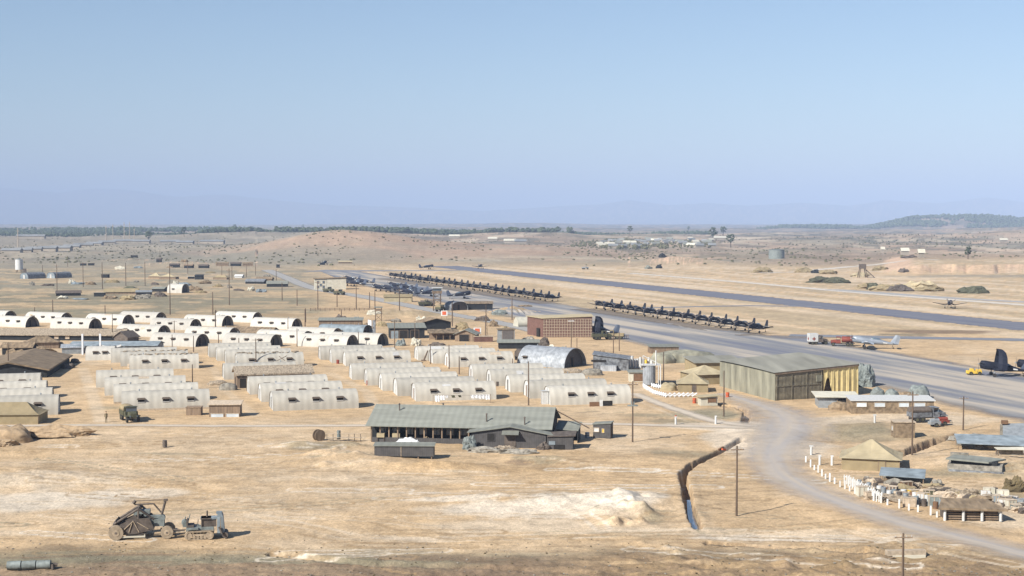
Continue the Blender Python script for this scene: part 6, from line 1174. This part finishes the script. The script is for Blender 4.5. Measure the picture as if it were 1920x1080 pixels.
# ------------------------------------------------------------------ poles
def pole_proto(arms, glow=False):
    t = thing('utility_pole', '', 'utility pole', (0,0,0), 0, 'wooden utility poles'); m = MB(); m.tube((0,0,-.6),(0,0,8),.17,.11,8); m.build('post', 'polewood', t)
    for z in arms: m = MB(); m.box(0,-.12,z,1.9,.1,.13); a = m.build('crossarm', 'wood', t); m = MB(); [m.tube((x,-.12,z+.13),(x,-.12,z+.28),.04,n=5) for x in (-.85,-.3,.3,.85)]; m.build('insulator', 'sill', a)
    return t
def simple(): return pole_proto([])
PP = [(1381,967,835,1,'tall pole with a pale crossarm on the bare triangle between ditch and road'),(1692,1135,1003,1,'nearest pole, cut by the bottom edge, with a pale crossarm'),(1186,830,715,1,'tall pole with a platform beside the small dark shed'),(991,760,677,0,'thin pole rising at the left of the front right hut'),(961,700,672,0,'thin short pole behind the hut roofs below the workshop'),(911,640,590,0,'pole beside the lattice mast'),
 (361,730,684,0,'thick dark pole at the right end of the left hut block'),(480,690,635,1,'pole with crossarm in front of the three-window hut'),(807,682,648,0,'short dark pole at the open ground between hut rows'),(842,692,646,1,'pole with crossarm at the left end of the three-window hut'),(861,702,668,0,'short pole in the gap right of the three-window hut'),(778,642,606,0,'pale thin pole in front of the green-roofed workshop'),
 (848,612,566,0,'pole left of the orange board by the base road'),(1150,662,628,0,'thin pole on the sand right of the lattice building'),(1161,658,622,0,'second thin pole on the sand right of the lattice building'),(1357,781,695,0,'tall pole at the near corner of the pump house'),(1244,716,660,0,'pole behind the silver tank'),(1806,806,745,1,'thin pole on the pale ground at the right'),(1710,858,742,1,'pole by the gully above the khaki tent'),
 (16,706,645,1,'pole with a pale disc among the thatched halls'),(211,638,590,0,'thin pole before the white huts near the dark tent'),(327,640,602,1,'pole standing before the white hut row centre left'),(404,616,582,0,'pole behind the white huts at centre'),(363,660,630,0,'dark pole by the plank ramp'),(410,656,627,0,'pole right of the plank ramp'),(540,622,596,0,'pole before the rightmost field row hut'),(557,650,616,0,'pole among the nearest white huts'),(448,658,634,0,'short pole at the edge of the debris roof'),(572,612,580,0,'pole alone on the dry ground right of the white huts'),(323,660,628,0,'thin pole just behind the debris-roofed hut'),
 (107,547,498,1,'field pole nearest the left dugout'),(156,538,494,0,'second field pole right of the dugout'),(192,542,494,0,'third field pole above the tarpaulin shed'),(236,536,494,0,'fourth field pole above the dark tent'),(272,536,492,0,'fifth field pole before the pointed tent'),(319,590,498,1,'tallest field pole in front of the lone white hut'),(99,588,563,0,'short post in the dry grass at left'),(197,590,573,0,'stub post above the white huts at left'),(65,589,578,0,'tiny stub post left above the white huts'),(300,493,468,0,'small pole on the far slope'),(352,513,490,0,'far pole left of the dark shed'),(399,590,548,0,'pole in the dry grass right of the white hut'),
 (430,572,505,1,'pole with crossarm by the grey rubble-roofed shed'),(435,525,498,0,'far pole behind the rubble-roofed shed'),(416,520,498,0,'far pole left of the rubble-roofed shed'),(479,516,494,0,'far pole near the tiny white tent'),(462,520,498,0,'far pole between two others near the tents'),(529,563,530,0,'pole at the end of the olive roofed shed'),(557,573,543,0,'pole left of the operations block'),(596,580,527,1,'tall pole in front of the operations block corner'),(632,576,543,0,'pole below the operations block'),(668,580,538,0,'pole right of the operations block'),(693,578,548,0,'thin pole between two taller ones by the apron'),(703,582,543,0,'pole left of the plane cluster'),(749,590,548,1,'dark pole in front of the pale store'),(573,604,578,0,'short pole above the blue-grey workshop'),(405,602,582,0,'stub pole above the central white hut end'),
 (960,600,558,0,'pole behind the pale canvas tent'),(672,650,622,0,'pole by the nearest white huts at right'),(740,655,600,0,'thin pole among sheds left of the green-roofed workshop'),(518,530,505,0,'thin pole at the start of the olive shed'),(80,520,498,0,'short pole right of the dark arched shelters'),(127,500,480,0,'faint pole on the left slope'),(640,604,580,0,'short pole behind the flat store')]
pA = pole_proto([7.5]); pB = pole_proto([]); ua, ub = [False], [False]
for px, pb, pt, arm, l in PP:
    p = W(px, pb); p.z = hz(p.x, p.y); sc = F/math.hypot(p.x, p.y); h = (pb-pt)/sc*1.0; k = .8 if pb > 620 else 1.15
    dup(pA if arm else pB, ua if arm else ub, p, R(random.uniform(-12,12)), l, (k, k, max(.3, h/8)))
for o in (pB,): pass
t = thing('light_pole', 'twin-legged lamp pole with a pale flat lamp head before the lattice building', 'lamp pole', W(1073,652), 0); m = MB(); m.tube((-.3,0,0),(-.1,0,6.8),.11,n=6); m.tube((1.2,.5,0),(1.2,.5,2.4),.1,n=6); m.build('post', 'polewood', t); m = MB(); m.box(-.3,0,6.7,1.6,.5,.18); m.build('lamp_head', 'sill', t)
t = thing('transformer_platform', 'small grey platform fixed to the pole beside the small dark shed', 'transformer', W(1186,829.5), 0); m = MB(); m.box(0,-.05,5.3,1.5,.7,.15); m.box(0,-.1,5.45,.5,.4,.5); m.build('platform', 'irongrey', t)
t = thing('leaning_plank', 'dark leaning plank on the open ground between the hut rows', 'plank', W(794,677), 0); m = MB(); m.tube((0,0,0),(1.0,.4,2.4),.22,.15,6); m.tube((-.5,0,.1),(.6,0,.1),.25,.2,6); m.build('plank', 'polewood', t)
t = thing('fence', 'thin dark wire fence line in the dry grass above the flat store', 'fence', W(582,583), 0)
for i in range(14): m = MB(); m.tube((i*1.75,0,0),(i*1.75,0,1.1),.09,n=5); m.build('post', 'polewood', t)
m = MB(); [m.box(11.4,0,z,22.8,.14,.14) for z in (.4,.9)]; m.build('rail', 'polewood', t)
t = thing('fence', 'short post fence on the sand at the right of the lattice building', 'fence', W(1150,636), 0)
for i in range(9): m = MB(); m.tube((i*.5,0,0),(i*.5,0,1.2),.08,n=5); m.build('post', 'wood', t)
m = MB(); m.box(2,0,.9,4.2,.08,.1); m.build('rail', 'wood', t)
# wire between the nearest poles is too fine to see; debris on the roofs --------
def debris(px, py, th, L_, label):
    t_ = R(th); b = W(px, py); o = Vector((b.x, b.y, 3.0)); m = MB()
    for i in range(46): x = random.uniform(0, L_); y = 3.05+random.uniform(-.9,.9); m.box(x, y, random.uniform(-.12,.05), random.uniform(.3,.8), random.uniform(.2,.5), random.uniform(.1,.25), rz=random.uniform(0,3))
    tag(m.build('roof_sandbags', 'tile', loc=o, rz=t_), label, 'sandbags', 'sandbags on hut roofs')
debris(243,694,15,14.3,'brown sandbags laid along the ridge of the hut right of the open doors'); debris(444,691,15,14.3,'brown sandbags laid along the ridge of the three-window hut in the middle'); debris(226,687,15,14.3,'brown sandbags on the hut roof just behind the first sandbagged one at left')
t = thing('roof_poles', 'crossed poles lying on the roof behind the rubble-roofed building', 'poles', W(520,702), 0); t.location.z = 2.9; m = MB(); m.tube((0,0,0),(1.8,1.5,.9),.07,n=5); m.tube((1.6,0,0),(.2,1.2,.8),.07,n=5); m.build('pole', 'polewood', t)
# ------------------------------------------------------------------ trees and scrub
def wood(name, label_kind, pts, n, D, hts, mt='leaf', lo=.6):
    m = MB()
    for i in range(n):
        px = random.uniform(pts[0][0], pts[-1][0]); ya = np.interp(px, [p[0] for p in pts], [p[1] for p in pts]); yb = np.interp(px, [p[0] for p in pts], [p[2] for p in pts])
        dn = random.uniform(0, 1); d = D+(dn-.5)*yb; x = (px-960)/F*d; z = 0
        m_ = (px, x, d); BUF.append(m_)
    X = np.array([b[1] for b in BUF]); Y = np.array([b[2] for b in BUF]); Z = H(X, Y)
    dn_ = fbm(X/140., Y/200., len(BUF) % 50, 3)
    for x, y, z, b, q_ in zip(X, Y, Z, BUF, dn_):
        if q_ < .44: continue
        h = random.uniform(*hts)*np.interp(b[0], [p[0] for p in pts], [p[1] for p in pts])
        if h < .5: continue
        for k in range(2): m.ico((x+random.uniform(-.3,.3)*h, y, z+h*(.45+.3*k)), h*(.5-.12*k), .8, .35)
    BUF.clear(); o = m.build(name, mt); o['kind'] = 'stuff'
BUF = []
random.seed(3)
wood('woodland', '', [(-250,1,500),(0,1,500),(180,1,500),(330,1.1,400),(460,1,400),(560,.9,400)], 3200, 3650, (4,9))
wood('woodland', '', [(60,1,300),(150,.8,300),(300,1,300),(460,1.1,300)], 900, 2750, (3,7))
wood('woodland', '', [(380,1,300),(480,1.2,300),(600,1,300),(760,1.3,300),(800,1.2,300),(900,1,300),(1000,1.1,300),(1070,1.3,300),(1085,.3,200)], 1700, 2620, (4,9))
wood('woodland', '', [(800,1,300),(1000,1,300),(1200,1,300),(1330,1,300)], 900, 3300, (4,9))
wood('woodland', '', [(1420,.8,400),(1500,1.2,400),(1620,1,400),(1680,1.2,500),(1760,1.2,900),(1850,1.2,900),(1930,1,700),(2050,.7,500)], 3600, 5450, (7,13))
wood('woodland', '', [(1070,.8,500),(1200,1,600),(1340,.8,500)], 420, 1900, (2,5), 'leaf2')
wood('scrub', '', [(1340,.9,300),(1500,.8,700),(1700,.9,700),(1950,.8,700)], 520, 2200, (1.2,3.2), 'leaf2')
wood('woodland', '', [(-100,1,600),(120,1,600),(230,.8,500),(330,.4,300)], 1300, 3150, (3,8))
wood('scrub', '', [(0,.9,300),(200,.8,500),(480,.9,500)], 260, 1700, (.8,2.2), 'leaf2')
random.seed(31); mm = MB(); px_ = []
for i in range(5200):
    a = random.uniform(-.42, .42); d = 1020*math.exp(random.random()*1.1); px_.append((a*d, d))
A_ = np.array(px_); Zs = H(A_[:,0], A_[:,1]); den = fbm(A_[:,0]/60., A_[:,1]/120., 66, 4)
for (x, y), z, q in zip(px_, Zs, den):
    if q < .47: continue
    s_ = random.uniform(.5, 1.5); mm.ico((x, y, z+s_*.3), s_, .6, .4)
o = mm.build('scrub', 'leaf2'); o['kind'] = 'stuff'
def tree(px, py, h, label):
    p = G(px, py, 300, 8000); t = thing('tree', label, 'tree', p, 0, 'single trees on the plain'); m = MB(); m.tube((0,0,-.5),(0,0,h*.5),h*.035,h*.02,6)
    for k in range(4): a = k*1.7; m.tube((0,0,h*.3),(h*.18*math.cos(a),h*.18*math.sin(a),h*.6),h*.018,h*.008,4)
    m.build('trunk', 'bark', t); m = MB()
    for k in range(34):
        a = random.uniform(0,6.28); r = h*.32*random.random()**.5; z = h*random.uniform(.42,.95); r *= (1.15-abs(z/h-.62)*1.9); m.ico((r*math.cos(a),r*math.sin(a),z),h*random.uniform(.05,.11),.7,.5)
    m.build('crown', 'leaf', t)
for px, py, h, l in [(1291,434,17,'single tree on the skyline above the far village'),(1356,443,20,'flat-topped lone tree left of the right hand woods'),(1370,464,17,'dark rounded tree on the slope right of the village'),(1337,453,22,'tall dark tree at the right end of the village'),(1181,440,15,'small tree on the skyline ridge'),(440,434,18,'taller tree standing out of the wood left of the hill'),(568,430,18,'pair-topped tree breaking the skyline left of the hill'),(279,456,17,'lone dark tree among the far barracks'),(345,442,15,'lone tree below the left woods'),(1815,486,9,'lone bush-like tree on the right slope')]:
    tree(px, py, h, l)
for i, (px, py, h) in enumerate([(34,466,24),(199,452,24),(212,450,26),(233,450,28),(243,449,28),(252,453,20)]):
    t = thing('radio_mast', 'thin mast, %s from the left before the left woods' % ORD[i], 'mast', G(px,py,300,6000), 0, 'masts before the left woods'); m = MB(); m.tube((0,0,0),(0,0,h),.6,.35,5); m.build('pole', 'palewood', t)
    m = MB(); m.box(0,0,h*.85,2.6,.5,.5); m.build('crossarm', 'palewood', t)
# stones and tufts on the near ground (uncountable)
m = MB(); random.seed(21)
pts = []
for i in range(1500):
    py = 1085-(random.random()**1.6)*250; px = random.uniform(-40, 1960); 
    if py < 1000 and random.random() < .75: continue
    pts.append((px, py))
P = [W(*q) for q in pts]; Z = H(np.array([p.x for p in P]), np.array([p.y for p in P]))
ms = MB()
for p, z, q in zip(P, Z, pts):
    s_ = random.uniform(.03,.10)*(1.25 if q[1] > 1020 else .8)
    if FLAT and float(seg_dist(np.array([p.x]), np.array([p.y]), FLAT[0][0])[0][0]) < 5: continue
    (m if random.random() < .55 else ms).ico((p.x, p.y, z+s_*.25), s_, .6, .4)
o = m.build('dry_tufts', 'scrub'); o['kind'] = 'stuff'; o = ms.build('loose_stones', 'stone'); o['kind'] = 'stuff'

for nm, a, b in (('dark_row_strip', W(1120,578.5), W(1452,628)), ('dark_row_strip', W(738,522), W(1060,569))):  # darker strip of ground along each row of planes
    sheet_line(nm, a-RPER*6.5, b-RPER*6.5, 11, road_mat('darker_row_ground', (.10,.085,.07), (.26,.21,.16), .3, .9, thr=.7), .075)
